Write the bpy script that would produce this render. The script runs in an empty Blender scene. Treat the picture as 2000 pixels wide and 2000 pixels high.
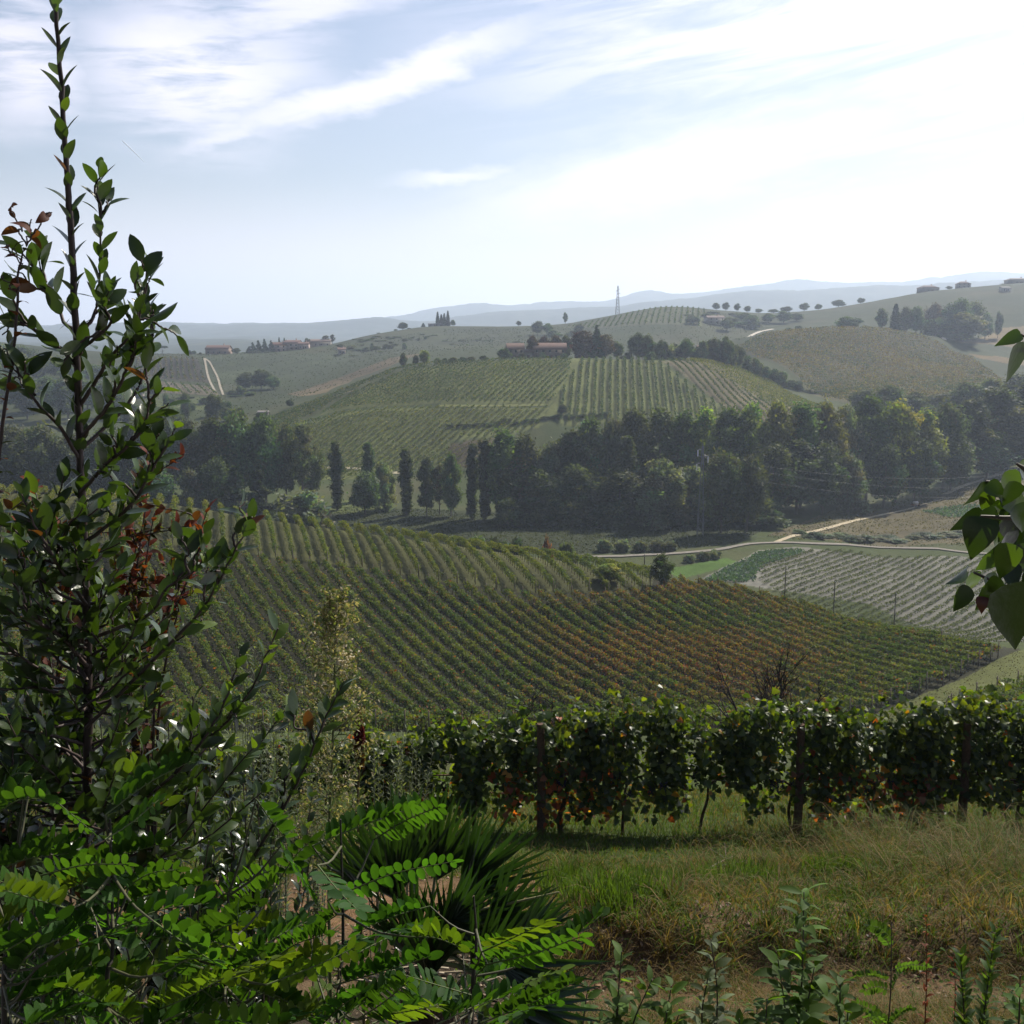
import bpy, math, random
import numpy as np
from math import radians, sin, cos, tan, atan2, pi

# ------------------------------------------------------------------ camera, world, sun, exposure
SC = bpy.context.scene
COL = SC.collection
PITCH = radians(9.69)
FPX = 2050.0
cam_d = bpy.data.cameras.new('camera')
cam = bpy.data.objects.new('camera', cam_d)
COL.objects.link(cam)
cam.location = (0, 0, 0)
cam.rotation_euler = (radians(90) - PITCH, 0, 0)
cam_d.sensor_width = 36.0
cam_d.sensor_fit = 'HORIZONTAL'
cam_d.lens = 36.0 * FPX / 2000.0
cam_d.clip_start = 0.05
cam_d.clip_end = 60000
SC.camera = cam

SUN_AZ, SUN_EL = radians(40), radians(43)
sun_d = bpy.data.lights.new('sun', 'SUN')
sun_d.energy = 5.0
sun_d.angle = radians(0.5)
sun_d.color = (1.0, 0.93, 0.82)
sun = bpy.data.objects.new('sun', sun_d)
COL.objects.link(sun)
sun.location = (30, 30, 60)
sun.rotation_euler = (radians(90) - SUN_EL, 0, pi - SUN_AZ)

vs = SC.view_settings
vs.view_transform = 'Standard'
vs.look = 'None'
vs.gamma = 1.0
vs.exposure = 0.75
vs.use_curve_mapping = False
cy = SC.cycles
cy.use_denoising = True
cy.max_bounces = 6
cy.diffuse_bounces = 3
cy.glossy_bounces = 2
cy.transmission_bounces = 4
cy.transparent_max_bounces = 8
cy.volume_bounces = 3
cy.sample_clamp_indirect = 8
cy.caustics_reflective = False
cy.caustics_refractive = False


class NT:
    """small helper to write node trees"""
    def __init__(self, nt):
        self.nt = nt
        nt.nodes.clear()

    def n(self, t, **kw):
        nd = self.nt.nodes.new(t)
        for k, v in kw.items():
            setattr(nd, k, v)
        return nd

    def l(self, a, b):
        self.nt.links.new(a, b)

    def put(self, inp, v):
        if hasattr(v, 'is_output'):
            self.l(v, inp)
        else:
            inp.default_value = v

    def m(self, op, a, b=0.0, c=0.0):
        nd = self.n('ShaderNodeMath', operation=op)
        for i, v in enumerate((a, b, c)):
            self.put(nd.inputs[i], v)
        return nd.outputs[0]

    def mix(self, f, a, b, blend='MIX'):
        nd = self.n('ShaderNodeMix', data_type='RGBA', blend_type=blend)
        self.put(nd.inputs[0], f)
        self.put(nd.inputs[6], a if hasattr(a, 'is_output') else (*a[:3], 1))
        self.put(nd.inputs[7], b if hasattr(b, 'is_output') else (*b[:3], 1))
        return nd.outputs[2]

    def ramp(self, v, lo, hi, a=0.0, b=1.0, interp='SMOOTHSTEP'):
        nd = self.n('ShaderNodeMapRange', interpolation_type=interp)
        self.put(nd.inputs[0], v)
        for i, x in enumerate((lo, hi, a, b)):
            nd.inputs[1 + i].default_value = x
        return nd.outputs[0]

    def noise(self, vec, scale, detail=4, rough=0.55, dist=0.0, dim='3D'):
        nd = self.n('ShaderNodeTexNoise', noise_dimensions=dim)
        if vec is not None:
            self.l(vec, nd.inputs['Vector'])
        nd.inputs['Scale'].default_value = scale
        nd.inputs['Detail'].default_value = detail
        nd.inputs['Roughness'].default_value = rough
        nd.inputs['Distortion'].default_value = dist
        return nd.outputs[0]

    def xyz(self, x, y, z=0.0):
        nd = self.n('ShaderNodeCombineXYZ')
        for i, v in enumerate((x, y, z)):
            self.put(nd.inputs[i], v)
        return nd.outputs[0]


def ray(px, py):
    xc, yc = (px - 1000.0) / FPX, (1000.0 - py) / FPX
    return xc, cos(PITCH) + yc * sin(PITCH), -sin(PITCH) + yc * cos(PITCH)


def P(px, py, Y):
    """world point at depth Y that the photograph shows at this pixel (2000 px frame)"""
    dx, dy, dz = ray(px, py)
    return np.array((dx / dy * Y, Y, dz / dy * Y))


def azel(px, py):
    dx, dy, dz = ray(px, py)
    return math.degrees(atan2(dx, dy)), math.degrees(atan2(dz, math.hypot(dx, dy)))


# ---- the sky: Nishita with a procedural veil of cirrus, laid out by compass direction and height
world = bpy.data.worlds.new('World')
SC.world = world
world.use_nodes = True
w = NT(world.node_tree)
SKY_STR = 0.067
sky = w.n('ShaderNodeTexSky', sky_type='NISHITA', sun_disc=False)
sky.sun_elevation = SUN_EL
sky.sun_rotation = SUN_AZ
sky.air_density = 1.3
sky.dust_density = 0.8
sky.ozone_density = 2.5
tc = w.n('ShaderNodeTexCoord')
sp = w.n('ShaderNodeSeparateXYZ')
w.l(tc.outputs['Generated'], sp.inputs[0])
DX, DY, DZ = sp.outputs
AZ = w.m('MULTIPLY', w.m('ARCTAN2', DX, DY), 57.29578)
EL = w.m('MULTIPLY', w.m('ARCSINE', DZ), 57.29578)
warp = w.noise(w.xyz(w.m('MULTIPLY', AZ, 0.10), w.m('MULTIPLY', EL, 0.25)), 1.0, 3)
warp2 = w.noise(w.xyz(w.m('MULTIPLY', AZ, 0.35), w.m('MULTIPLY', EL, 0.9), 7.0), 1.0, 4)
WAZ = w.m('ADD', AZ, w.m('MULTIPLY', w.m('SUBTRACT', warp, 0.5), 7.0))
WEL = w.m('ADD', w.m('ADD', EL, w.m('MULTIPLY', w.m('SUBTRACT', warp2, 0.5), 2.2)), 0.0)


def cloud(px, py, rx, ry, rot, soft=0.9, strength=1.0):
    a0, e0 = azel(px, py)
    k = 36.0
    x = w.m('SUBTRACT', WAZ, a0)
    y = w.m('SUBTRACT', WEL, e0)
    c_, s_ = cos(radians(rot)), sin(radians(rot))
    u = w.m('ADD', w.m('MULTIPLY', x, c_ * k / rx), w.m('MULTIPLY', y, s_ * k / rx))
    v = w.m('ADD', w.m('MULTIPLY', x, -s_ * k / ry), w.m('MULTIPLY', y, c_ * k / ry))
    r = w.m('SQRT', w.m('ADD', w.m('MULTIPLY', u, u), w.m('MULTIPLY', v, v)))
    return w.ramp(r, 1.0 + soft * 0.35, 1.0 - soft, 0.0, strength)


def streaks(rot, fx, fy, seed, lo, hi):
    c_, s_ = cos(radians(rot)), sin(radians(rot))
    x = w.m('ADD', w.m('MULTIPLY', AZ, c_), w.m('MULTIPLY', EL, s_))
    y = w.m('ADD', w.m('MULTIPLY', AZ, -s_), w.m('MULTIPLY', EL, c_))
    nz = w.noise(w.xyz(w.m('MULTIPLY', x, fx), w.m('MULTIPLY', y, fy), seed), 1.0, 6, 0.6, 0.4)
    return w.ramp(nz, lo, hi)


def mx(a, b):
    return w.m('MAXIMUM', a, b)


S1 = streaks(3, 0.14, 0.95, 1.0, 0.28, 0.58)
S2 = streaks(16, 0.10, 0.75, 4.0, 0.30, 0.55)
S3 = streaks(9, 0.07, 0.60, 9.0, 0.38, 0.60)
cl = w.m('MULTIPLY', mx(cloud(390, 150, 250, 150, 0, 0.8), cloud(560, 20, 300, 60, 14, 0.8, 0.8)), S1)
cl = mx(cl, w.m('MULTIPLY', cloud(40, 120, 120, 130, 0, 0.8, 0.95), S1))
cl = mx(cl, w.m('MULTIPLY', mx(cloud(740, 165, 380, 40, 19, 0.8, 1.0), cloud(470, 262, 190, 22, 14, 0.9, 0.8)), w.m('ADD', w.m('MULTIPLY', S2, 0.35), 0.65)))
cl = mx(cl, w.m('MULTIPLY', mx(cloud(1330, 320, 480, 85, 12, 0.8, 1.0), cloud(880, 345, 130, 20, 2, 0.9, 0.8)), w.m('ADD', w.m('MULTIPLY', S2, 0.4), 0.6)))
cl = mx(cl, w.m('MULTIPLY', cloud(1560, 40, 700, 190, 4, 0.9, 1.0), w.m('ADD', w.m('MULTIPLY', S3, 0.85), 0.12)))
cl = mx(cl, w.m('MULTIPLY', cloud(1950, 260, 520, 200, 12, 0.9, 1.0), w.m('ADD', w.m('MULTIPLY', S3, 0.75), 0.2)))
# cirrus elsewhere in the sky, outside the photograph
ell = w.m('MULTIPLY', S3, w.ramp(EL, 17.0, 26.0, 0.0, 0.12))
cl = mx(cl, ell)
veil = w.ramp(EL, 8.5, 0.8, 0.04, 0.95)
cl2 = w.m('SUBTRACT', 1.0, w.m('MULTIPLY', w.m('SUBTRACT', 1.0, w.m('MULTIPLY', cl, 0.85)), w.m('SUBTRACT', 1.0, veil)))
skyc = w.mix(cl2, sky.outputs[0], (11.9, 12.1, 12.7))
gl = w.n('ShaderNodeVectorMath', operation='DOT_PRODUCT')
w.l(tc.outputs['Generated'], gl.inputs[0])
gl.inputs[1].default_value = (sin(SUN_AZ) * cos(SUN_EL), cos(SUN_AZ) * cos(SUN_EL), sin(SUN_EL))
# thin cloud and dust scatter forward: the veil is bright round the sun and dull behind the viewer
glow = w.m('MULTIPLY', w.ramp(gl.outputs['Value'], -0.4, 0.60, 0.28, 0.86), w.ramp(gl.outputs['Value'], 0.72, 1.0, 1.0, 1.22))
lum = w.mix(1.0, w.mix(1.0, skyc, glow, 'MULTIPLY'), (1.05, 0.975, 1.03), 'MULTIPLY')
bg = w.n('ShaderNodeBackground')
w.l(lum, bg.inputs[0])
bg.inputs[1].default_value = SKY_STR
out = w.n('ShaderNodeOutputWorld')
w.l(bg.outputs[0], out.inputs[0])

# ------------------------------------------------------------------ mesh helpers
RNG = np.random.default_rng(20)


def vnoise(x, y, seed=0):
    """smooth value noise in [-1,1]"""
    x = np.asarray(x, float); y = np.asarray(y, float)
    xi, yi = np.floor(x).astype(np.int64), np.floor(y).astype(np.int64)
    fx, fy = x - xi, y - yi
    fx = fx * fx * (3 - 2 * fx); fy = fy * fy * (3 - 2 * fy)

    def h(a, b):
        n = (a * 374761393 + b * 668265263 + seed * 974711) & 0x7fffffff
        n = ((n ^ (n >> 13)) * 1274126177) & 0x7fffffff
        n = n ^ (n >> 16)
        return (n & 0xffff) / 32767.5 - 1
    a = h(xi, yi) * (1 - fx) + h(xi + 1, yi) * fx
    b = h(xi, yi + 1) * (1 - fx) + h(xi + 1, yi + 1) * fx
    return a * (1 - fy) + b * fy


def fbm(x, y, seed=0, octs=4):
    s, a, f, t = 0, 1.0, 1.0, 0
    for o in range(octs):
        s = s + a * vnoise(np.asarray(x) * f, np.asarray(y) * f, seed + o * 17)
        t += a
        a *= 0.5; f *= 2.03
    return s / t


def norm(v):
    v = np.asarray(v, float)
    return v / np.maximum(np.linalg.norm(v, axis=-1, keepdims=True), 1e-9)


class MA:
    """collects verts / faces / colours, then links ONE mesh object"""
    def __init__(self):
        self.v, self.f, self.c, self.mi, self.n = [], [], [], [], 0

    def add(self, v, f, c=(0.5, 0.5, 0.5), mi=0):
        v = np.asarray(v, np.float32).reshape(-1, 3)
        f = np.asarray(f, np.int64)
        c = np.asarray(c, np.float32)
        if c.ndim == 1:
            c = np.broadcast_to(c[:3], (len(v), 3))
        self.v.append(v)
        self.c.append(c)
        self.f.append(f + self.n)
        self.mi.append(np.full(len(f), mi, np.int32))
        self.n += len(v)
        return self

    def mesh(self, name, mats, smooth=False):
        me = bpy.data.meshes.new(name)
        if not self.v:
            return me
        v = np.concatenate(self.v)
        c = np.concatenate(self.c)
        me.vertices.add(len(v))
        me.vertices.foreach_set('co', v.ravel())
        cnt = np.concatenate([np.full(len(f), f.shape[1], np.int32) for f in self.f])
        idx = np.concatenate([f.ravel() for f in self.f]).astype(np.int32)
        me.loops.add(len(idx))
        me.loops.foreach_set('vertex_index', idx)
        me.polygons.add(len(cnt))
        st = np.zeros(len(cnt), np.int32)
        st[1:] = np.cumsum(cnt)[:-1]
        me.polygons.foreach_set('loop_start', st)
        me.polygons.foreach_set('loop_total', cnt)
        me.polygons.foreach_set('material_index', np.concatenate(self.mi))
        if smooth:
            me.polygons.foreach_set('use_smooth', np.ones(len(cnt), bool))
        at = me.color_attributes.new('Col', 'FLOAT_COLOR', 'POINT')
        cc = np.ones((len(c), 4), np.float32)
        cc[:, :3] = c
        at.data.foreach_set('color', cc.ravel())
        for m in (mats if isinstance(mats, (list, tuple)) else [mats]):
            me.materials.append(m)
        me.update(calc_edges=True)
        return me

    def obj(self, name, mats, parent=None, smooth=False, loc=None):
        if loc is not None:
            loc = np.asarray(loc, np.float32)
            self.v = [x - loc for x in self.v]
        o = bpy.data.objects.new(name, self.mesh(name, mats, smooth))
        COL.objects.link(o)
        if parent is not None:
            o.parent = parent
        if loc is not None:
            o.location = [float(q) for q in loc]
        return o


def tag(o, label=None, cat=None, group=None, kind=None):
    if label: o['label'] = label
    if cat: o['category'] = cat
    if group: o['group'] = group
    if kind: o['kind'] = kind
    return o


def empty(name, loc=(0, 0, 0), label=None, cat=None, group=None):
    o = bpy.data.objects.new(name, None)
    o.empty_display_size = 0.2
    COL.objects.link(o)
    o.location = [float(q) for q in loc]
    return tag(o, label, cat, group)


def copy_tree(o, parent=None):
    c = o.copy()
    COL.objects.link(c)
    if parent is not None:
        c.parent = parent
    for ch in list(o.children):
        copy_tree(ch, c)
    return c


def box(a, x0, x1, y0, y1, z0, z1, c=(0.5, 0.5, 0.5), mi=0):
    v = [(x0, y0, z0), (x1, y0, z0), (x1, y1, z0), (x0, y1, z0), (x0, y0, z1), (x1, y0, z1), (x1, y1, z1), (x0, y1, z1)]
    f = [(0, 3, 2, 1), (4, 5, 6, 7), (0, 1, 5, 4), (1, 2, 6, 5), (2, 3, 7, 6), (3, 0, 4, 7)]
    a.add(v, f, c, mi)


def tube(a, pts, rad, sides=6, c=(0.2, 0.15, 0.1), mi=0, cap=True):
    """tapered tube through pts"""
    pts = np.asarray(pts, float)
    n = len(pts)
    rad = np.broadcast_to(np.asarray(rad, float), (n,)) if np.ndim(rad) == 0 or len(np.atleast_1d(rad)) == n else np.linspace(rad[0], rad[-1], n)
    t = norm(np.gradient(pts, axis=0))
    up = np.where(np.abs(t[:, 2:3]) > 0.9, np.array([[1.0, 0, 0]]), np.array([[0, 0, 1.0]]))
    s = norm(np.cross(t, up)); b = np.cross(s, t)
    an = np.arange(sides) / sides * 2 * pi
    ring = pts[:, None] + rad[:, None, None] * (np.cos(an)[None, :, None] * s[:, None] + np.sin(an)[None, :, None] * b[:, None])
    f = []
    for i in range(n - 1):
        for k in range(sides):
            k2 = (k + 1) % sides
            f.append((i * sides + k, i * sides + k2, (i + 1) * sides + k2, (i + 1) * sides + k))
    a.add(ring.reshape(-1, 3), f, c, mi)
    if cap:
        a.add(ring[-1], [tuple(range(sides))], c, mi)


def curve_pts(ctrl, n):
    """smooth polyline through control points (Catmull-Rom)"""
    c = np.asarray(ctrl, float)
    if len(c) == 2:
        return c[0] + (c[1] - c[0]) * np.linspace(0, 1, n)[:, None]
    p = np.vstack([2 * c[0] - c[1], c, 2 * c[-1] - c[-2]])
    ts = np.linspace(0, len(c) - 1 - 1e-6, n)
    i = ts.astype(int); t = (ts - i)[:, None]
    p0, p1, p2, p3 = p[i], p[i + 1], p[i + 2], p[i + 3]
    return 0.5 * (2 * p1 + (p2 - p0) * t + (2 * p0 - 5 * p1 + 4 * p2 - p3) * t ** 2 + (3 * p1 - p0 - 3 * p2 + p3) * t ** 3)


SHAPES = {
    'laurel': ((0, .12, .3, .5, .7, .88, 1), (.06, .55, .92, 1, .82, .45, .02)),
    'heart': ((0, .06, .2, .4, .62, .84, 1), (.35, .85, 1, .92, .65, .27, .02)),
    'oval': ((0, .15, .4, .65, .88, 1), (.1, .72, 1, .98, .62, .12)),
    'lance': ((0, .2, .45, .75, 1), (.15, .8, 1, .55, .02)),
    'blade': ((0, .3, .65, 1), (1, .95, .6, .03)),
}


def leaves(a, base, d, n, L, W, col, shape='laurel', fold=0.25, curl=0.15, mi=0):
    """many leaves at once: base, direction d, face normal n, length L, half width W*0.5"""
    base = np.asarray(base, float); N = len(base)
    if N == 0:
        return
    d = norm(d); n = np.asarray(n, float)
    s = norm(np.cross(d, n)); n = np.cross(s, d)
    L = np.broadcast_to(np.asarray(L, float), (N,)); W = np.broadcast_to(np.asarray(W, float), (N,))
    fold = np.broadcast_to(np.asarray(fold, float), (N,)); curl = np.broadcast_to(np.asarray(curl, float), (N,))
    ts, ws = SHAPES[shape]
    k = len(ts)
    V = np.zeros((N, k, 3, 3))
    for i, (t, wv) in enumerate(zip(ts, ws)):
        # an arc: the leaf bends along its length
        ang = curl * t * 1.6
        y = L * t * np.cos(ang * 0.5)
        z = -L * t * np.sin(ang * 0.5)
        mid = base + d * y[:, None] + n * z[:, None]
        hw = (W * 0.5 * wv)[:, None]
        V[:, i, 1] = mid
        lift = n * (fold * W * 0.5 * wv)[:, None]
        V[:, i, 0] = mid - s * hw + lift
        V[:, i, 2] = mid + s * hw + lift
    f = []
    for i in range(k - 1):
        for j in range(2):
            q = i * 3 + j
            f.append((q, q + 1, q + 4, q + 3))
    f = np.array(f)
    F = (np.arange(N)[:, None, None] * (k * 3) + f[None]).reshape(-1, 4)
    col = np.asarray(col, float)
    if col.ndim == 1:
        col = np.broadcast_to(col, (N, 3))
    C = np.repeat(col[:, None], k * 3, axis=1).reshape(-1, 3)
    a.add(V.reshape(-1, 3), F, C, mi)


def flakes(a, pos, size, col, rng, flat=0.0, aspect=1.6, nrm=None, mi=0):
    """leaf-sized pointed quads with random attitude"""
    N = len(pos)
    if N == 0:
        return
    n = rng.normal(size=(N, 3))
    n[:, 2] += flat * np.sign(rng.normal(size=N) + 0.8)
    if nrm is not None:
        n = n * 0.75 + nrm
    n = norm(n)
    t = norm(np.cross(n, rng.normal(size=(N, 3))))
    b = np.cross(n, t)
    size = np.broadcast_to(np.asarray(size, float), (N,))[:, None]
    q = np.stack([pos - t * size * 0.5 * aspect, pos + b * size * 0.42, pos + t * size * 0.5 * aspect, pos - b * size * 0.42], 1)
    F = np.arange(N * 4).reshape(N, 4)
    a.add(q.reshape(-1, 3), F, np.repeat(np.broadcast_to(col, (N, 3))[:, None], 4, 1).reshape(-1, 3), mi)


# ------------------------------------------------------------------ materials
def mat_leaf(name, transl=0.35, rough=0.4, spec=0.4, tcol=(1.5, 1.6, 0.5), under=0.0, var=0.12, bump=0.0):
    m = bpy.data.materials.new(name)
    m.use_nodes = True
    t = NT(m.node_tree)
    at = t.n('ShaderNodeAttribute', attribute_name='Col')
    oi = t.n('ShaderNodeObjectInfo')
    hs = t.n('ShaderNodeHueSaturation')
    t.l(at.outputs['Color'], hs.inputs['Color'])
    t.l(t.ramp(oi.outputs['Random'], 0, 1, 1 - var, 1 + var, 'LINEAR'), hs.inputs['Value'])
    t.l(t.ramp(oi.outputs['Random'], 0, 1, 0.5 - var * 0.12, 0.5 + var * 0.12, 'LINEAR'), hs.inputs['Hue'])
    c = hs.outputs[0]
    front = c
    if under > 0:
        g = t.n('ShaderNodeNewGeometry')
        pale = t.mix(0.4, c, (0.11, 0.135, 0.085))
        front = t.mix(t.m('MULTIPLY', g.outputs['Backfacing'], under), c, pale)
    p = t.n('ShaderNodeBsdfPrincipled')
    t.l(front, p.inputs['Base Color'])
    p.inputs['Roughness'].default_value = rough
    p.inputs['Specular IOR Level'].default_value = spec
    if bump > 0:
        geo = t.n('ShaderNodeNewGeometry')
        bp = t.n('ShaderNodeBump')
        bp.inputs['Strength'].default_value = bump
        bp.inputs['Distance'].default_value = 0.004
        t.l(t.noise(geo.outputs['Position'], 90.0, 2), bp.inputs['Height'])
        t.l(bp.outputs[0], p.inputs['Normal'])
    tr = t.n('ShaderNodeBsdfTranslucent')
    t.l(t.mix(1.0, c, tcol, 'MULTIPLY'), tr.inputs[0])
    mx_ = t.n('ShaderNodeMixShader')
    mx_.inputs[0].default_value = transl
    t.l(p.outputs[0], mx_.inputs[1])
    t.l(tr.outputs[0], mx_.inputs[2])
    o = t.n('ShaderNodeOutputMaterial')
    t.l(mx_.outputs[0], o.inputs[0])
    return m


def mat_plain(name, rough=0.85, spec=0.2, n_scale=6.0, n_amt=0.35, bump=0.0, bscale=20.0):
    """colour from the Col attribute, broken up by noise"""
    m = bpy.data.materials.new(name)
    m.use_nodes = True
    t = NT(m.node_tree)
    at = t.n('ShaderNodeAttribute', attribute_name='Col')
    geo = t.n('ShaderNodeNewGeometry')
    nz = t.noise(geo.outputs['Position'], n_scale, 5, 0.6)
    c = t.mix(1.0, at.outputs['Color'], t.ramp(nz, 0.25, 0.75, 1 - n_amt, 1 + n_amt, 'LINEAR'), 'MULTIPLY')
    p = t.n('ShaderNodeBsdfPrincipled')
    t.l(c, p.inputs['Base Color'])
    p.inputs['Roughness'].default_value = rough
    p.inputs['Specular IOR Level'].default_value = spec
    if bump:
        bp = t.n('ShaderNodeBump')
        bp.inputs['Strength'].default_value = bump
        bp.inputs['Distance'].default_value = 0.05
        t.l(t.noise(geo.outputs['Position'], bscale, 5, 0.65), bp.inputs['Height'])
        t.l(bp.outputs[0], p.inputs['Normal'])
    o = t.n('ShaderNodeOutputMaterial')
    t.l(p.outputs[0], o.inputs[0])
    return m


M_GLOSSY = mat_leaf('glossy_leaf', 0.30, 0.28, 0.5, (1.7, 1.9, 0.35), 0.5, 0.08, 0.15)
M_SOFT = mat_leaf('soft_leaf', 0.50, 0.6, 0.12, (1.8, 1.8, 0.35), 0.0, 0.08)
M_VINE = mat_leaf('vine_leaf', 0.50, 0.42, 0.45, (1.8, 1.7, 0.4), 0.4, 0.10)
M_FAR = mat_leaf('far_foliage', 0.34, 0.7, 0.2, (1.6, 1.7, 0.45), 0.0, 0.34)
M_ROW = mat_leaf('vine_row_leaf', 0.34, 0.7, 0.2, (1.6, 1.7, 0.45), 0.0, 0.05)
M_GRASS = mat_leaf('grass_blade', 0.38, 0.7, 0.1, (1.5, 1.5, 0.5), 0.0, 0.05)
M_BARK = mat_plain('bark', 0.9, 0.1, 30.0, 0.4, 0.6, 60.0)
M_STEM = mat_plain('stem', 0.6, 0.3, 40.0, 0.25)
M_WALL = mat_plain('plaster', 0.9, 0.1, 1.5, 0.2)
M_ROOF = mat_plain('roof_tile', 0.85, 0.15, 2.5, 0.35)
M_METAL = mat_plain('galvanised_steel', 0.45, 0.5, 3.0, 0.15)
M_ROAD = mat_plain('pale_gravel', 0.95, 0.1, 0.8, 0.25, 0.3, 2.0)

# ------------------------------------------------------------------ terrain: one sheet, described by ridge and valley lines
# each line: (px, depth Y, v): v > 100 is the photograph row at which that ground shows, else a height in metres (camera = 0)
T = [
    [(0, .3, -1.6), (2000, .3, -1.6)],
    [(0, .9, -1.75), (2000, .9, -1.75)],
    [(0, 2, -2.7), (2000, 2, -2.7)],
    [(0, 3.8, -3.4), (2000, 3.8, -3.4)],
    [(0, 5.6, -4.05), (2000, 5.6, -4.08)],
    [(0, 7.25, -4.72), (1000, 7.25, -4.72), (1200, 7.25, -4.80), (2000, 7.25, -4.82)],
    [(0, 7.6, -4.85), (1000, 7.6, -4.84), (1200, 7.6, -4.64), (1700, 7.6, -4.68), (2000, 7.6, -4.7)],
    [(0, 9.5, -5.45), (2000, 9.5, -5.35)],
    [(0, 13.2, -6.7), (2000, 13.2, -6.62)],
    [(0, 16, -7.6), (2000, 16, -7.5)],
    [(0, 40, -17.5), (2000, 40, -17.2)],
    [(0, 80, -32), (2000, 80, -31.5)],
    [(0, 118, -38.5), (500, 114, -41.5), (1000, 112, -42.3), (1750, 112, -40.7), (2000, 112, -38.2)],
    [(0, 148, -36.5), (300, 145, -37), (700, 142, -39.5), (1000, 138, -40.6), (1700, 132, -40.8), (2000, 130, -39.3)],
    [(0, 190, 965), (300, 185, 982), (500, 182, 1018), (700, 178, 1048), (900, 173, 1074), (1100, 165, 1101), (1250, 160, 1131),
     (1400, 158, 1145), (1600, 152, 1196), (1800, 148, 1246), (2000, 146, 1284)],
    [(0, 216, -40), (600, 214, -44), (1000, 205, -50), (1400, 186, -52), (2000, 176, -52.5)],
    [(0, 245, -55), (900, 245, -55), (1400, 204, -55), (2000, 196, -55)],
    [(0, 330, -55), (1000, 330, -55), (1500, 322, -54.5), (1750, 350, 985), (2000, 405, 912)],
    [(0, 375, -54), (900, 375, -51.5), (1400, 375, -51.5), (1700, 440, -47), (2000, 470, -46)],
    [(0, 440, 875), (250, 440, 865), (500, 440, 842), (700, 440, 800), (900, 440, 791), (1300, 440, 790), (1450, 442, 790), (1600, 455, 806),
     (1800, 500, 800), (2000, 540, 775)],
    [(0, 510, 852), (400, 510, 838), (500, 510, 815), (600, 510, 783), (700, 510, 742), (800, 510, 716), (950, 510, 703), (1100, 510, 699),
     (1250, 510, 702), (1380, 512, 705), (1440, 520, 722), (1500, 540, 748), (1600, 560, 775), (1700, 590, 745), (1900, 620, 740), (2000, 640, 735)],
    [(0, 620, 792), (300, 620, 782), (500, 620, 772), (600, 620, 764), (700, 620, 744), (800, 620, -18), (900, 620, -22), (1300, 620, -24),
     (1400, 620, -20), (1500, 622, 702), (1600, 640, 692), (1700, 660, 690), (1850, 690, 712), (2000, 700, 705)],
    [(0, 760, 735), (500, 760, 731), (600, 760, 720), (700, 760, 708), (800, 760, 690), (900, 760, -12), (1350, 760, -13), (1430, 720, 664),
     (1500, 720, 650), (1600, 725, 640), (1700, 730, 640), (1800, 740, 653), (1900, 760, 676), (2000, 780, 690)],
    [(0, 830, 702), (600, 830, 700), (1000, 850, 665), (1400, 800, -8), (1500, 800, -8), (1750, 800, -6), (1850, 820, 650), (1900, 830, 648), (2000, 840, 646)],
    [(0, 900, 668), (120, 900, 682), (270, 900, 693), (430, 900, 692), (550, 900, 687), (650, 920, 673), (700, 960, 659), (760, 1000, 648), (830, 1040, 637),
     (900, 1050, 637), (1000, 1050, 638), (1100, 1050, 634), (1200, 1050, 615), (1290, 1050, 598), (1350, 1055, 600), (1400, 1060, 606), (1500, 1080, 613), (1600, 1100, 606),
     (1700, 1100, 590), (1800, 1100, 571), (1900, 1100, 561), (2000, 1100, 553)],
    [(0, 1500, -40), (2000, 1500, -25)],
    [(0, 2600, 664), (250, 2600, 672), (460, 2600, 659), (560, 2600, 668), (700, 2600, 672), (1000, 2600, 660), (1500, 2600, 640), (2000, 2600, 630)],
    [(0, 3500, -20), (2000, 3500, 0)],
    [(0, 4200, 655), (270, 4200, 648), (440, 4200, 635), (600, 4200, 629), (730, 4200, 620), (830, 4200, 628), (950, 4200, 614), (1200, 4200, 602), (1300, 4200, 590),
     (1450, 4200, 578), (1600, 4200, 569), (1800, 4200, 562), (2000, 4200, 548)],
    [(0, 5200, 30), (2000, 5200, 60)],
    [(0, 6600, 650), (700, 6600, 640), (860, 6600, 607), (930, 6600, 598), (1000, 6600, 602), (1080, 6600, 592), (1190, 6600, 592), (1260, 6600, 568), (1330, 6600, 576),
     (1450, 6600, 558), (1550, 6600, 542), (1650, 6600, 549), (1700, 6600, 553), (1800, 6600, 548), (1900, 6600, 534), (2000, 6600, 540)],
    [(0, 9000, 40), (2000, 9000, 40)],
]
UG = np.linspace(-0.95, 0.95, 381)


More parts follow.
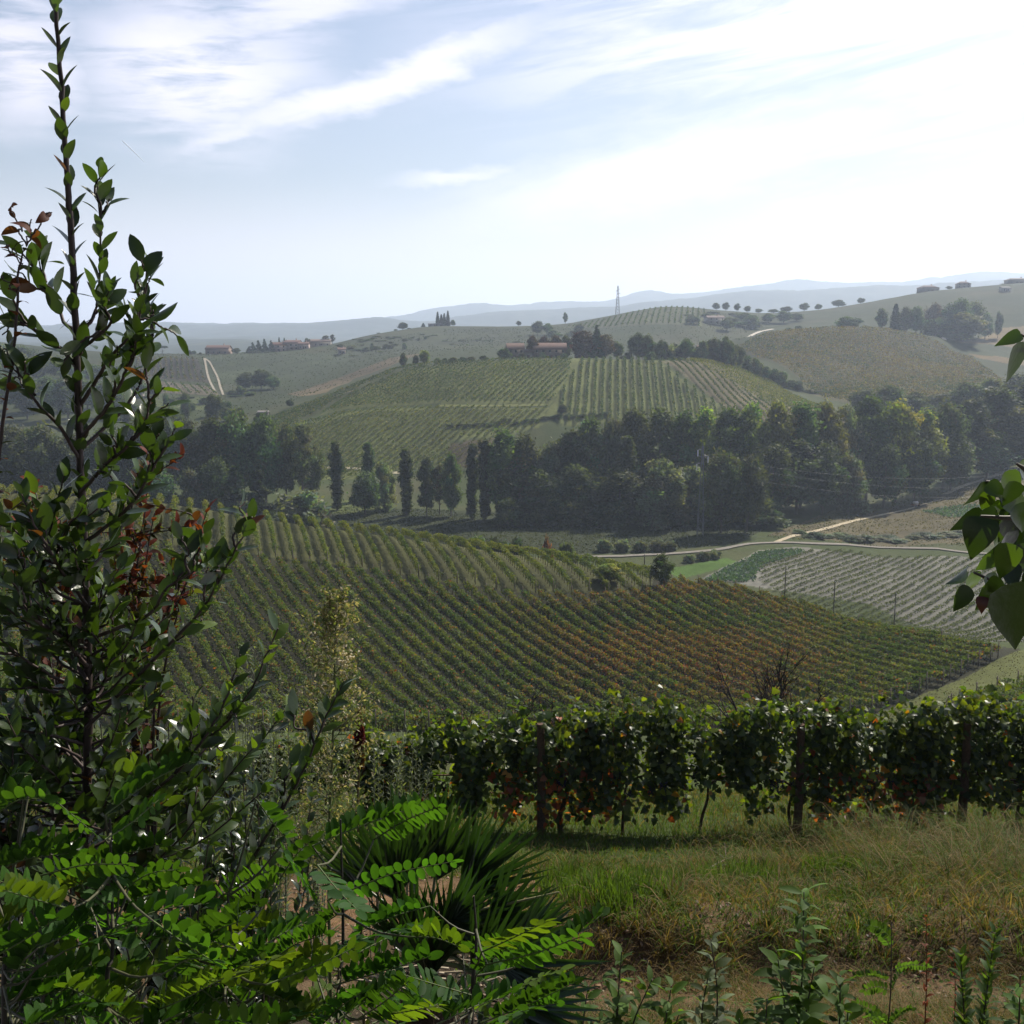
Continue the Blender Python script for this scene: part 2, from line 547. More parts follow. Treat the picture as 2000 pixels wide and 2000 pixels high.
def _lines():
    Ys, Zs = [], []
    for ln in T:
        u, y, z = [], [], []
        for px, Y, v in ln:
            if v > 100:
                p = P(px, v, Y)
                u.append(p[0] / Y); y.append(Y); z.append(p[2])
            else:
                u.append((px - 1000) / FPX); y.append(Y); z.append(v)
        a, b = np.interp(UG, u, y), np.interp(UG, u, z)
        k = np.exp(-0.5 * (np.arange(-6, 7) / (2.2 if ln[0][1] < 2000 else 1.2)) ** 2); k /= k.sum()
        a = np.convolve(np.pad(a, 6, 'edge'), k, 'valid'); b = np.convolve(np.pad(b, 6, 'edge'), k, 'valid')
        Ys.append(a); Zs.append(b)
    Y, Z = np.array(Ys).T, np.array(Zs).T            # U x K
    d = np.diff(Z, axis=1) / np.diff(Y, axis=1)
    h = np.diff(Y, axis=1)
    m = np.zeros_like(Z)
    m[:, 0], m[:, -1] = d[:, 0], d[:, -1]
    w1, w2 = 2 * h[:, 1:] + h[:, :-1], h[:, 1:] + 2 * h[:, :-1]
    with np.errstate(divide='ignore', invalid='ignore'):
        hm = (w1 + w2) / (w1 / d[:, :-1] + w2 / d[:, 1:])
    m[:, 1:-1] = np.where(d[:, :-1] * d[:, 1:] > 0, hm, 0)
    return Y, Z, m


LY, LZ, LM = _lines()
K = LY.shape[1]


def H0(x, y):
    shp = np.shape(x)
    x = np.ravel(np.asarray(x, float)); y = np.maximum(np.ravel(np.asarray(y, float)), 0.3)
    out_ = np.empty(len(x))
    for s in range(0, len(x), 60000):
        X, Yq = x[s:s + 60000], y[s:s + 60000]
        u = np.clip(X / Yq, -0.949, 0.949)
        fi = (u - UG[0]) / (UG[1] - UG[0])
        i = np.clip(fi.astype(int), 0, len(UG) - 2); t = (fi - i)[:, None]
        yy = LY[i] * (1 - t) + LY[i + 1] * t
        zz = LZ[i] * (1 - t) + LZ[i + 1] * t
        mm = LM[i] * (1 - t) + LM[i + 1] * t
        k = np.clip((yy <= Yq[:, None]).sum(1) - 1, 0, K - 2)
        r = np.arange(len(X))
        y0, y1 = yy[r, k], yy[r, k + 1]
        hh = y1 - y0; q = np.clip((Yq - y0) / hh, 0, 1)
        out_[s:s + 60000] = ((1 + 2 * q) * (1 - q) ** 2 * zz[r, k] + q * (1 - q) ** 2 * hh * mm[r, k]
                             + q * q * (3 - 2 * q) * zz[r, k + 1] + q * q * (q - 1) * hh * mm[r, k + 1])
    return out_.reshape(shp)


def H(x, y):
    x = np.asarray(x, float); y = np.asarray(y, float)
    z = H0(x, y)
    near = np.clip((y - 3) / 4, 0, 1) * np.clip((30 - y) / 12, 0, 1)
    z = z + near * (0.07 * fbm(x / 0.9, y / 0.9, 3) + 0.03 * fbm(x / 0.25, y / 0.25, 5))
    mid = np.clip((y - 30) / 60, 0, 1) * np.clip((1300 - y) / 300, 0, 1)
    z = z + mid * 0.35 * fbm(x / 14, y / 14, 7)
    far = np.clip((y - 1600) / 1000, 0, 1)
    z = z + far * (np.clip(y, 0, 7000) / 7000) * (26 * fbm(x / 170, y / 170, 11, 5) + 30 * (fbm(x / 900, y / 1400, 13, 3)))
    return z


def ground(px, py, y0=3.0, y1=1400.0):
    """first point of the terrain met by the ray through this pixel, between depths y0 and y1"""
    dx, dy, dz = ray(px, py)
    Y = np.geomspace(y0, y1, 2500)
    dd = dz / dy * Y - H(dx / dy * Y, Y)
    k = np.argmax(dd < 0) if (dd < 0).any() else int(np.argmin(dd))
    Yh = Y[k]
    if k > 0 and dd[k] < 0 < dd[k - 1]:
        Yh = Y[k - 1] + (Y[k] - Y[k - 1]) * dd[k - 1] / (dd[k - 1] - dd[k])
    X = dx / dy * Yh
    return np.array((X, Yh, float(H(X, Yh))))


def poly_px(pts, y0, y1):
    return np.array([ground(px, py, y0, y1)[:2] for px, py in pts])


def inside(poly, x, y):
    x = np.asarray(x); y = np.asarray(y)
    r = np.zeros(x.shape, bool)
    j = len(poly) - 1
    for i in range(len(poly)):
        xi, yi = poly[i]; xj, yj = poly[j]
        c = ((yi > y) != (yj > y)) & (x < (xj - xi) * (y - yi) / (yj - yi + 1e-12) + xi)
        r ^= c
        j = i
    return r


# parcels of land: outline as the photograph shows it, the depth range it lies in, its ground colour
GRASS = (0.055, 0.072, 0.022)
DRYG = (0.10, 0.092, 0.042)
SOIL = (0.20, 0.13, 0.075)
PARCEL = []


def parcel(pts, y0, y1, col):
    PARCEL.append((poly_px(pts, y0, y1), col))


PLOT = {
    'upper': (np.vstack([[((q - 1000) / FPX * 1.01 * Yq, Yq) for q, Yq in [(-60, 197), (300, 194), (500, 191), (700, 188), (900, 183), (1060, 176), (1180, 171), (1285, 166)]],
                         poly_px([(1268, 1160), (1150, 1160), (1050, 1158), (860, 1136), (690, 1106), (560, 1092), (300, 1062), (-60, 1050)], 120, 186)])),
    'lower': (poly_px([(-60, 1075), (300, 1072), (560, 1104), (690, 1118), (860, 1150), (1050, 1170), (1180, 1172), (1270, 1166), (1330, 1142), (1400, 1150), (1600, 1198), (1800, 1250), (1965, 1282), (1880, 1322), (1720, 1386), (1600, 1412), (1300, 1440), (1000, 1450), (500, 1455), (-60, 1430)], 84, 165)),
    'hill_brown': (poly_px([(862, 872), (995, 856), (1005, 905), (850, 925)], 340, 470)),
    'corner': (poly_px([(1885, 1374), (2010, 1340), (2090, 1342), (2090, 1425), (1990, 1428), (1840, 1424), (1855, 1390)], 60, 135)),
    'hill_top': (poly_px([(800, 722), (950, 706), (1120, 703), (1110, 735), (1075, 790), (700, 797), (620, 812), (690, 770)], 380, 515)),
    'hill_low': (poly_px([(610, 822), (700, 803), (1072, 796), (1050, 835), (1000, 850), (880, 862), (870, 905), (700, 935), (560, 940), (520, 880)], 340, 480)),
    'hill_flank': (poly_px([(905, 704), (800, 716), (690, 755), (600, 790), (520, 820), (560, 830), (610, 812), (680, 770), (790, 722)], 400, 513)),
    'hill_shoulder': (poly_px([(440, 842), (520, 826), (610, 826), (520, 876), (480, 870), (420, 870)], 400, 520)),
    'hill_mid': (poly_px([(1130, 703), (1280, 704), (1330, 740), (1420, 800), (1440, 830), (1100, 830), (1085, 815), (1100, 760), (1118, 735)], 380, 515)),
    'hill_steep': (poly_px([(1288, 706), (1330, 704), (1500, 790), (1560, 812), (1500, 830), (1440, 820), (1345, 740)], 380, 530)),
    'hill_right': (poly_px([(1335, 706), (1440, 706), (1500, 740), (1620, 800), (1560, 815), (1510, 795)], 380, 560)),
    'dome': (poly_px([(1440, 680), (1500, 652), (1600, 643), (1720, 643), (1820, 662), (1900, 700), (1960, 745), (1900, 775), (1700, 780), (1660, 790), (1560, 740), (1480, 700)], 460, 745)),
    'back': (poly_px([(1100, 640), (1200, 620), (1290, 602), (1380, 606), (1368, 640), (1150, 642)], 840, 1062)),
    'left_slope': (poly_px([(265, 700), (380, 700), (405, 745), (300, 738), (265, 730)], 700, 900)),
    'left_low': (poly_px([(265, 738), (410, 755), (425, 772), (330, 770), (265, 755)], 600, 830)),
}
parcel([(100, 940), (1500, 1090), (2100, 1290), (2100, 1420), (0, 1420), (0, 940)], 90, 200, (0.030, 0.030, 0.014))  # shade between the vine rows put into the ground colour
PARCEL.append((PLOT['upper'], (0.075, 0.078, 0.028)))
parcel([(1720, 1390), (1880, 1326), (2000, 1268), (2090, 1265), (2090, 1345), (1880, 1382), (1800, 1420), (1660, 1420)], 84, 150, (0.10, 0.112, 0.032))
parcel([(1290, 1112), (1420, 1090), (1450, 1100), (1330, 1130)], 165, 300, (0.07, 0.13, 0.02))
parcel([(1500, 1045), (1620, 1000), (1900, 940), (2090, 880), (2090, 1070), (1900, 1062)], 200, 420, (0.115, 0.098, 0.052))
parcel([(1640, 990), (1800, 960), (2000, 900), (1950, 940), (1760, 985), (1560, 1030)], 230, 430, (0.10, 0.105, 0.04))
parcel([(1370, 1130), (1480, 1075), (1560, 1068), (1900, 1088), (2090, 1095), (2090, 1290), (1700, 1180)], 150, 300, (0.175, 0.17, 0.14))
parcel([(640, 790), (560, 770), (620, 752), (760, 700), (830, 690), (760, 716), (690, 740)], 515, 765, (0.17, 0.125, 0.06))
parcel([(1860, 668), (1960, 640), (2080, 630), (2080, 672), (1930, 672)], 745, 870, (0.25, 0.18, 0.075))
parcel([(1890, 690), (1950, 696), (2080, 720), (2080, 748), (1990, 726)], 680, 800, (0.25, 0.18, 0.075))
parcel([(265, 700), (385, 700), (410, 748), (265, 735)], 700, 910, (0.075, 0.06, 0.035))
parcel([(265, 738), (410, 755), (430, 772), (265, 765)], 600, 830, (0.22, 0.185, 0.12))
parcel([(270, 765), (420, 775), (410, 800), (300, 800)], 560, 700, (0.09, 0.11, 0.035))
parcel([(400, 698), (560, 690), (700, 690), (640, 730), (520, 745), (430, 740)], 700, 915, (0.075, 0.095, 0.04))
parcel([(690, 690), (760, 655), (900, 640), (1200, 640), (1100, 690), (800, 700)], 800, 1060, (0.075, 0.09, 0.04))
parcel([(1110, 700), (1135, 700), (1122, 740), (1080, 820), (1050, 835), (1078, 790), (1112, 735)], 380, 515, (0.105, 0.12, 0.035))
parcel([(1335, 706), (1440, 706), (1500, 740), (1620, 800), (1560, 815), (1510, 795)], 380, 560, (0.16, 0.145, 0.075))
parcel([(860, 868), (1000, 855), (1010, 900), (860, 920)], 350, 470, (0.085, 0.068, 0.04))
parcel([(520, 985), (700, 990), (1000, 1000), (1450, 1005), (1500, 1030), (1440, 1062), (1250, 1080), (1000, 1080), (600, 1030)], 200, 335, (0.034, 0.043, 0.017))  # shadow of the wood painted into the valley floor's grass colour
parcel([(625, 992), (660, 978), (720, 972), (775, 985), (760, 1002), (700, 1006), (640, 1002)], 290, 345, (0.085, 0.105, 0.028))  # sunlit gap by the poplars painted as brighter grass
for k_ in ('hill_top', 'hill_low', 'hill_mid'):
    PARCEL.append((PLOT[k_], (0.125, 0.142, 0.042)))
PARCEL.append((PLOT['hill_steep'], (0.15, 0.13, 0.07)))
PARCEL.append((PLOT['hill_flank'], (0.075, 0.085, 0.035)))
PARCEL.append((PLOT['dome'], (0.10, 0.095, 0.042)))
PARCEL.append((PLOT['back'], (0.12, 0.13, 0.06)))


def sandy(x, y):
    """the bare sandy strip along the headland, fading out to the right"""
    return np.exp(-((y - 9.35 - 0.32 * np.clip(x, -3, 2) + .25 * fbm(x / .8, y / .8, 36)) / 0.62) ** 2) * np.clip((1.5 - x) / 0.8, 0, 1)


def land_colour(x, y):
    c = np.zeros((len(x), 3)); c[:] = GRASS
    n1 = fbm(x / 40, y / 40, 21); n2 = fbm(x / 6, y / 6, 22)
    c += np.clip(n1 + 0.35 * n2, 0, 1)[:, None] * (np.array(DRYG) - GRASS)
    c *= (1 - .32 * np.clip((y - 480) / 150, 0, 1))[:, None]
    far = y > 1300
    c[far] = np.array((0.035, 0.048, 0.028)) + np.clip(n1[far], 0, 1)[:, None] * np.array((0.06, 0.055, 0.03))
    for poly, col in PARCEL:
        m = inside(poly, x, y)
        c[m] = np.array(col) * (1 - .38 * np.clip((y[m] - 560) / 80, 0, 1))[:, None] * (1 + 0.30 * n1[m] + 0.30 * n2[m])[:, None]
    # the bank below the viewer: bare orange earth with worn grass
    nr = y < 30
    xx, yy = x[nr], y[nr]
    e = fbm(xx / 1.3, yy / 1.3, 31, 5) + 0.35 * fbm(xx / .3, yy / .3, 32)
    bare = np.clip(0.5 + 1.4 * e, 0, 1)
    earth = np.array((0.23, 0.135, 0.072)) * (1 + 0.25 * fbm(xx / .15, yy / .15, 33))[:, None]
    straw = np.array((0.10, 0.072, 0.038)) * (1 + 0.3 * fbm(xx / .2, yy / .2, 34))[:, None]
    turf = np.array((0.06, 0.085, 0.02)) * (1 + 0.3 * fbm(xx / .25, yy / .25, 35))[:, None]
    strip = sandy(xx, yy)   # sandy path strip, left half
    low = np.clip((7.3 - yy) / 0.3, 0, 1) * np.clip((xx - 0.3), 0, 1)                          # cut bank, right half
    gr = np.clip((yy - 10.2) / 0.8, 0, 1)
    b = np.clip(bare * 0.35 + 0.95 * strip + 0.15 * low - 0.5 * gr, 0, 1)[:, None]
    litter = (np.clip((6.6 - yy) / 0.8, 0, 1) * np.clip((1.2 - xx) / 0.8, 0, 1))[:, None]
    litter = np.maximum(litter, (np.clip((8.4 - yy) / 0.6, 0, 1) * np.clip((xx + 1.15) / 0.3, 0, 1) * np.clip((.55 - xx) / 0.5, 0, 1))[:, None])  # shade under the palm painted with the dark litter colour
    base = straw * (1 - gr)[:, None] + turf * gr[:, None]
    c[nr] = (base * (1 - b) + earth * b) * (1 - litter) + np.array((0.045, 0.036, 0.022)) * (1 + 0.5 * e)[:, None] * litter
    return np.clip(c, 0.01, 0.6)


def build_ground():
    us = np.concatenate([np.linspace(-0.95, -0.56, 60, endpoint=False), np.linspace(-0.56, 0.56, 680), np.linspace(0.56, 0.95, 61)[1:]])
    ys = np.concatenate([np.geomspace(0.3, 5, 70, endpoint=False), np.geomspace(5, 16, 150, endpoint=False), np.geomspace(16, 100, 90, endpoint=False),
                         np.geomspace(100, 1200, 520, endpoint=False), np.geomspace(1200, 9000, 230)])
    U, Yv = np.meshgrid(us, ys)
    X = U * Yv
    x, y = X.ravel(), Yv.ravel()
    z = H(x, y)
    nu, ny = len(us), len(ys)
    i = np.arange((ny - 1) * nu).reshape(ny - 1, nu)[:, :-1].ravel()
    f = np.stack([i, i + 1, i + nu + 1, i + nu], 1)
    a = MA()
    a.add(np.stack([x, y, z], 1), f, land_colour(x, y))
    # the terrace the viewer stands on, and the land behind and beside it
    zb = -1.62
    a.add([(-0.285, 0.3, zb), (0.285, 0.3, zb), (9, -2, zb), (9, -8, zb), (-9, -8, zb), (-9, -2, zb)], [(0, 1, 2, 3, 4, 5)][::-1], (0.12, 0.12, 0.05))
    m = bpy.data.materials.new('land')
    m.use_nodes = True
    t = NT(m.node_tree)
    at = t.n('ShaderNodeAttribute', attribute_name='Col')
    geo = t.n('ShaderNodeNewGeometry')
    pos = geo.outputs['Position']
    n1 = t.noise(pos, 0.9, 6, 0.65)
    n2 = t.noise(pos, 14.0, 5, 0.7)
    n3 = t.noise(pos, 0.02, 5, 0.6)
    v = t.m('MULTIPLY', t.ramp(n1, 0.25, 0.75, 0.72, 1.28, 'LINEAR'), t.ramp(n2, 0.25, 0.75, 0.75, 1.25, 'LINEAR'))
    v = t.m('MULTIPLY', v, t.ramp(n3, 0.3, 0.7, 0.82, 1.18, 'LINEAR'))
    c = t.mix(1.0, at.outputs['Color'], v, 'MULTIPLY')
    p = t.n('ShaderNodeBsdfPrincipled')
    t.l(c, p.inputs['Base Color'])
    p.inputs['Roughness'].default_value = 0.95
    p.inputs['Specular IOR Level'].default_value = 0.1
    bp = t.n('ShaderNodeBump')
    bp.inputs['Strength'].default_value = 0.9
    bp.inputs['Distance'].default_value = 0.03
    t.l(t.m('ADD', t.noise(pos, 30.0, 6, 0.7), t.m('MULTIPLY', t.noise(pos, 5.0, 5, 0.65), 2.5)), bp.inputs['Height'])
    t.l(bp.outputs[0], p.inputs['Normal'])
    o = t.n('ShaderNodeOutputMaterial')
    t.l(p.outputs[0], o.inputs[0])
    a.c = [q * 0.72 for q in a.c]
    g = a.obj('ground', m, smooth=True)
    tag(g, 'rolling green and brown valley land reaching to the blue hills', 'ground', kind='structure')


build_ground()

# ------------------------------------------------------------------ haze over the valley
def build_haze():
    a = MA()
    box(a, -9500, 9500, -60, 9700, -62, 440)
    m = bpy.data.materials.new('haze_air')
    m.use_nodes = True
    t = NT(m.node_tree)
    pv = t.n('ShaderNodeVolumePrincipled')
    pv.inputs['Color'].default_value = (0.70, 0.82, 1.0, 1)
    pv.inputs['Density'].default_value = 0.00018
    pv.inputs['Anisotropy'].default_value = 0.35
    o = t.n('ShaderNodeOutputMaterial')
    t.l(pv.outputs[0], o.inputs['Volume'])
    h = a.obj('haze', m)
    tag(h, 'pale blue haze lying in the valley air', 'haze', kind='stuff')


build_haze()


def ribbon(name, pts, width, col, label, cat, lift=0.12, mat=None, kind='structure', seed=0):
    """a path draped on the land"""
    c = curve_pts([p[:2] for p in pts], max(20, len(pts) * 14))
    t = norm(np.gradient(c, axis=0)); s = np.stack([t[:, 1], -t[:, 0]], 1)
    w_ = width * (1 + 0.18 * fbm(np.arange(len(c)) / 6.0, np.zeros(len(c)), seed))
    offs = (-0.5, -0.17, 0.17, 0.5)
    V, C = [], []
    for k in offs:
        q = c + s * (w_ * k)[:, None]
        V.append(np.column_stack([q, H(q[:, 0], q[:, 1]) + lift]))
        C.append(np.array(col) * (1.0 if abs(k) > 0.3 else 1.06) * np.ones((len(c), 1)))
    V = np.stack(V, 1); C = np.stack(C, 1)
    f = []
    n = len(c); r = len(offs)
    for i in range(n - 1):
        for k in range(r - 1):
            f.append((i * r + k, i * r + k + 1, (i + 1) * r + k + 1, (i + 1) * r + k))
    o = MA().add(V.reshape(-1, 3), f, C.reshape(-1, 3)).obj(name, mat or M_ROAD)
    return tag(o, label, cat, kind=kind)

# ------------------------------------------------------------------ roads and tracks
def gp(pts, y0, y1):
    return [ground(px, py, y0, y1) for px, py in pts]


PALE = (0.17, 0.155, 0.13)
ribbon('road', gp([(1090, 1091), (1150, 1089), (1260, 1085), (1390, 1076), (1480, 1062), (1600, 1063), (1750, 1071), (1900, 1081), (2060, 1088)], 205, 330), 1.9, PALE,
       'pale gravel farm road running along the valley floor', 'road', 0.25, seed=1)
ribbon('farm_track', gp([(1512, 1061), (1540, 1050), (1600, 1036), (1700, 1011), (1790, 990), (1850, 974)], 205, 420), 1.6, (0.34, 0.29, 0.20),
       'narrow sandy track climbing away from the gravel road', 'track', 0.15, seed=2)
ribbon('farm_track', gp([(1845, 966), (1880, 950), (1930, 934), (1990, 915), (2050, 898)], 250, 440), 2.6, (0.36, 0.31, 0.22),
       'broken sandy track at the top of the dry meadow', 'track', 0.15, seed=3)
for k_, (pp, wd) in enumerate([([(399, 700), (403, 720), (410, 745), (422, 768)], 2.2), ([(399, 700), (412, 712), (424, 735), (430, 755), (436, 772)], 2.0)]):
    ribbon('farm_track', gp(pp, 590, 910), wd * .7, (0.24, 0.21, 0.16), ('left' if k_ == 0 else 'right') + ' of two pale tracks dropping from the far village', 'track', 0.3, seed=4 + k_)
ribbon('farm_track', gp([(855, 793), (930, 793), (1010, 792), (1070, 791)], 390, 500), 2.6, (0.12, 0.13, 0.045), 'grassy track between two vineyards on the middle hill', 'track', 0.15, seed=7)
ribbon('farm_track', gp([(562, 806), (600, 796), (640, 780), (690, 763)], 400, 512), 2.0, (0.20, 0.19, 0.11), 'pale dusty track edging the vineyard below the tan slope', 'track', 0.15, seed=8)
ribbon('farm_track', gp([(600, 912), (660, 914), (720, 918), (790, 925)], 340, 450), 2.2, (0.30, 0.27, 0.18), 'pale track at the foot of the middle hill behind the poplars', 'track', 0.15, seed=9)
ribbon('farm_track', gp([(1455, 662), (1480, 650), (1510, 643)], 800, 1000), 3.0, (0.42, 0.38, 0.32), 'pale bend of road far behind the rounded hill', 'track', 0.3, seed=10)
ribbon('farm_track', gp([(1825, 654), (1845, 664)], 735, 800), 3.0, (0.42, 0.38, 0.30), 'short bare track at the edge of the rounded vineyard hill', 'track', 0.3, seed=11)

# ------------------------------------------------------------------ vine rows
G1, G2, G3 = np.array((0.042, 0.066, 0.014)), np.array((0.082, 0.096, 0.020)), np.array((0.029, 0.045, 0.017))
YEL, RED, BRN = np.array((0.20, 0.165, 0.025)), np.array((0.17, 0.055, 0.022)), np.array((0.13, 0.085, 0.032))


def lerp(a, b, t):
    return a + (b - a) * t[:, None]


def autumn_near(x, y, rng):
    """leaf colours of the vineyard on the spur: green, with yellowing and a rusty patch to the right"""
    n = len(x)
    pl = fbm(x / 1.1, y / 1.1, 41, 2); big = fbm(x / 13, y / 13, 42, 3)
    c = lerp(np.broadcast_to(G1, (n, 3)), np.broadcast_to(G2, (n, 3)), np.clip(0.5 + 1.2 * pl + 0.4 * big, 0, 1))
    u = x / y * FPX + 1000
    r = np.clip((u - 960) / 220, 0, 1) * np.clip((1800 - u) / 320, 0, 1)
    t = np.clip((y - 108) / 8, 0, 1) * np.clip((162 - y - np.clip(u - 1450, 0, 400) * 0.05) / 14, 0, 1)
    k = np.clip(r * t * (0.62 + 1.2 * big + 0.8 * pl), 0, 1)
    aut = np.where(rng.random(n)[:, None] < 0.30, RED * .75, np.where(rng.random(n)[:, None] < 0.7, BRN * .95, YEL * 0.5))
    c = lerp(c, aut, np.clip(k * 1.3, 0, 1) * (rng.random(n) < 0.72))
    sp_ = (rng.random(n) < 0.05) | ((pl > 0.55) & (rng.random(n) < 0.45))
    c = np.where(sp_[:, None], np.where(rng.random(n)[:, None] < 0.6, BRN, RED), c)
    return c * 1.3 * rng.uniform(0.65, 1.35, n)[:, None]


def autumn_upper(x, y, rng):
    n = len(x)
    pl = fbm(x / 1.3, y / 1.3, 43, 2)
    c = lerp(np.broadcast_to(G1, (n, 3)), np.broadcast_to(G2 * 1.15, (n, 3)), np.clip(0.6 + 1.2 * pl, 0, 1))
    k = np.clip(0.25 + 0.9 * fbm(x / 9, y / 9, 44) + 0.4 * pl + np.clip((y - 172) / 20, 0, .5), 0, 1) * (rng.random(n) < 0.55)
    c = lerp(c, np.broadcast_to(YEL * .75, (n, 3)), k * .6)
    return c * 1.3 * rng.uniform(0.65, 1.35, n)[:, None]


def hill_green(seed, a=G1, b=G2, yl=0.15):
    def f(x, y, rng):
        n = len(x)
        pl = fbm(x / 2.5, y / 2.5, seed, 2); big = fbm(x / 30, y / 30, seed + 1, 3)
        c = lerp(np.broadcast_to(a, (n, 3)), np.broadcast_to(b, (n, 3)), np.clip(0.5 + 0.9 * pl + 0.7 * big, 0, 1))
        c = lerp(c, np.broadcast_to(YEL * 0.8, (n, 3)), (rng.random(n) < yl + 0.25 * np.clip(big, 0, 1)) * 0.7)
        return c * 1.22 * rng.uniform(0.7, 1.3, n)[:, None]
    return f


post_me = None


def vine_block(poly, d, spacing, per_m, size, hgt, wid, colour, label, group, seed, single=None, posts=False, low=0.35, step=0.5, gap=0.0, minlen=4, phase=0.5):
    """parallel trellised rows clipped to a plot of land"""
    global post_me
    rng = np.random.default_rng(seed)
    d = np.array(d, float)[:2]; d /= np.linalg.norm(d)
    p = np.array((d[1], -d[0]))
    po, to = poly @ p, poly @ d
    rows = []
    for o in np.arange(po.min() + spacing * phase, po.max(), spacing):
        t = np.arange(to.min(), to.max(), step)
        x, y = p[0] * o + d[0] * t, p[1] * o + d[1] * t
        m = inside(poly, x, y)
        e = np.flatnonzero(np.diff(np.concatenate([[0], m.astype(int), [0]])))
        for s0, s1 in zip(e[::2], e[1::2]):
            if (s1 - s0) * step > minlen:
                rows.append((o, t[s0], t[s1 - 1]))
    acc = MA()
    made = []
    for o, t0, t1 in rows:
        t0 += rng.uniform(-0.6, 0.6); t1 += rng.uniform(-0.6, 0.6)
        n = int((t1 - t0) * per_m)
        t = rng.uniform(t0, t1, n)
        if gap > 0:
            keep = fbm(t / 2.2, np.full(n, o * 3.1), seed + 5, 2) > -0.9 + gap
            t = t[keep]; n = len(t)
        lat = rng.normal(0, wid * 0.36, n) + 0.12 * wid * fbm(t / 3.0, np.full(n, o), seed + 2)
        top = hgt * (0.90 + 0.15 * fbm(t / 0.9, np.full(n, o * 1.7), seed + 3, 3))
        h = top * (low + (1 - low) * np.sqrt(rng.random(n)))
        lat *= np.where(h > 0.85 * top, 0.7, 1.0)
        x = p[0] * (o + lat) + d[0] * t; y = p[1] * (o + lat) + d[1] * t
        z = H0(x, y) + 0.35 * np.clip((y - 30) / 60, 0, 1) * np.clip((1300 - y) / 300, 0, 1) * fbm(x / 14, y / 14, 7) + h
        pos = np.stack([x, y, z], 1)
        a = acc if single else MA()
        nr = np.array((p[0], p[1], 0.25))[None] * np.sign(lat + 1e-6)[:, None]
        flakes(a, pos, rng.uniform(0.6, 1.3, n) * size, colour(x, y, rng), rng, aspect=1.35, nrm=nr * 0.6)
        # trunks, thin and dark, below the leaves
        if posts:
            nt = int((t1 - t0) / 1.2)
            tt = t0 + (np.arange(nt) + rng.uniform(0.3, 0.7, nt)) * 1.2
            bx, by = p[0] * o + d[0] * tt, p[1] * o + d[1] * tt
            bz = H(bx, by)
            for i in range(nt):
                w_ = 0.045
                v = [(bx[i] - w_, by[i], bz[i] - .1), (bx[i] + w_, by[i], bz[i] - .1), (bx[i] + w_ * .8, by[i], bz[i] + hgt * .6), (bx[i] - w_ * .8, by[i], bz[i] + hgt * .6)]
                a.add(v, [(0, 1, 2, 3)], (0.07, 0.05, 0.035), 1)
        if single:
            continue
        # the wire that carries the row
        tw = np.arange(t0, t1 + 1.5, 1.5)
        wx, wy = p[0] * o + d[0] * tw, p[1] * o + d[1] * tw
        wz = H(wx, wy) + hgt * .62
        V = np.stack([np.stack([wx, wy, wz], 1), np.stack([wx, wy, wz + .03], 1)], 1).reshape(-1, 3)
        m_ = len(tw)
        a.add(V, [(2 * i, 2 * i + 2, 2 * i + 3, 2 * i + 1) for i in range(m_ - 1)], (.07, .06, .05), 1)
        ob = a.obj('vine_trellis', [M_ROW, M_BARK])
        tag(ob, label, 'vine row', group)
        made.append(ob)
        if posts:
            if post_me is None:
                b = MA()
                box(b, -0.045, 0.045, -0.045, 0.045, -0.2, 2.0, (0.16, 0.13, 0.10))
                post_me = b.mesh('post', M_BARK)
            for te in (t0, t1):
                q = bpy.data.objects.new('post', post_me)
                COL.objects.link(q)
                q.parent = ob
                ex, ey = p[0] * o + d[0] * te, p[1] * o + d[1] * te
                q.location = (float(ex), float(ey), float(H(ex, ey)))
                q.rotation_euler = (0, 0, 0.4)
    if single:
        ob = acc.obj(single, [M_ROW, M_BARK])
        tag(ob, label, 'vine rows', group, 'stuff')
        made.append(ob)
    return made


def pdir(a, b, y0, y1):
    return ground(*b, y0, y1)[:2] - ground(*a, y0, y1)[:2]


R_ = []
R_.append(vine_block(PLOT['lower'], (-0.52, 1), 2.1, 115, 0.23, 1.75, 0.88, autumn_near, 'long leafy vine row slanting across the near spur, green turning rusty', 'vine rows on the lower slope of the near spur', 101, posts=True))
R_.append(vine_block(PLOT['upper'], (-0.29, 1), 2.6, 90, 0.21, 1.95, 0.6, autumn_upper, 'yellow-green vine row running end-on to the crest of the near spur', 'vine rows along the crest of the near spur', 102, posts=True, low=0.3, gap=0.08))
R_.append(vine_block(PLOT['corner'], (1, 0.12), 2.1, 50, 0.22, 1.6, 0.6, autumn_near, 'dark vine row below the grassy lane at the right edge', 'vine rows beyond the grassy lane', 103, posts=True))
R_.append(vine_block(PLOT['hill_low'], pdir((840, 800), (765, 858), 350, 500), 2.7, 11, 0.50, 1.8, 0.75, hill_green(51), 'thin green vine row slanting over the lower face of the middle hill', 'vine rows on the lower face of the middle hill', 104, step=1))
R_.append(vine_block(PLOT['hill_top'], pdir((960, 720), (890, 775), 350, 512), 2.5, 11, 0.50, 1.9, 0.95, hill_green(53, G3, G1 * 1.1, 0.12), 'dense dark green vine row on the upper face of the middle hill', 'vine rows on the upper face of the middle hill', 105, step=1))
R_.append(vine_block(PLOT['hill_mid'], pdir((1175, 712), (1172, 800), 350, 512), 3.3, 14, 0.52, 2.0, 0.95, hill_green(55, G3, G1, 0.06), 'straight dark vine row running down the middle hill below the farm', 'straight vine rows below the farm', 106, step=1))
R_.append(vine_block(PLOT['hill_steep'], pdir((1310, 722), (1375, 805), 350, 525), 3.4, 10, 0.50, 1.9, 0.8, hill_green(57, G3, G1, 0.1), 'sparse vine row with pale soil between on the right shoulder of the middle hill', 'sparse vine rows on the right shoulder of the middle hill', 107, step=1))
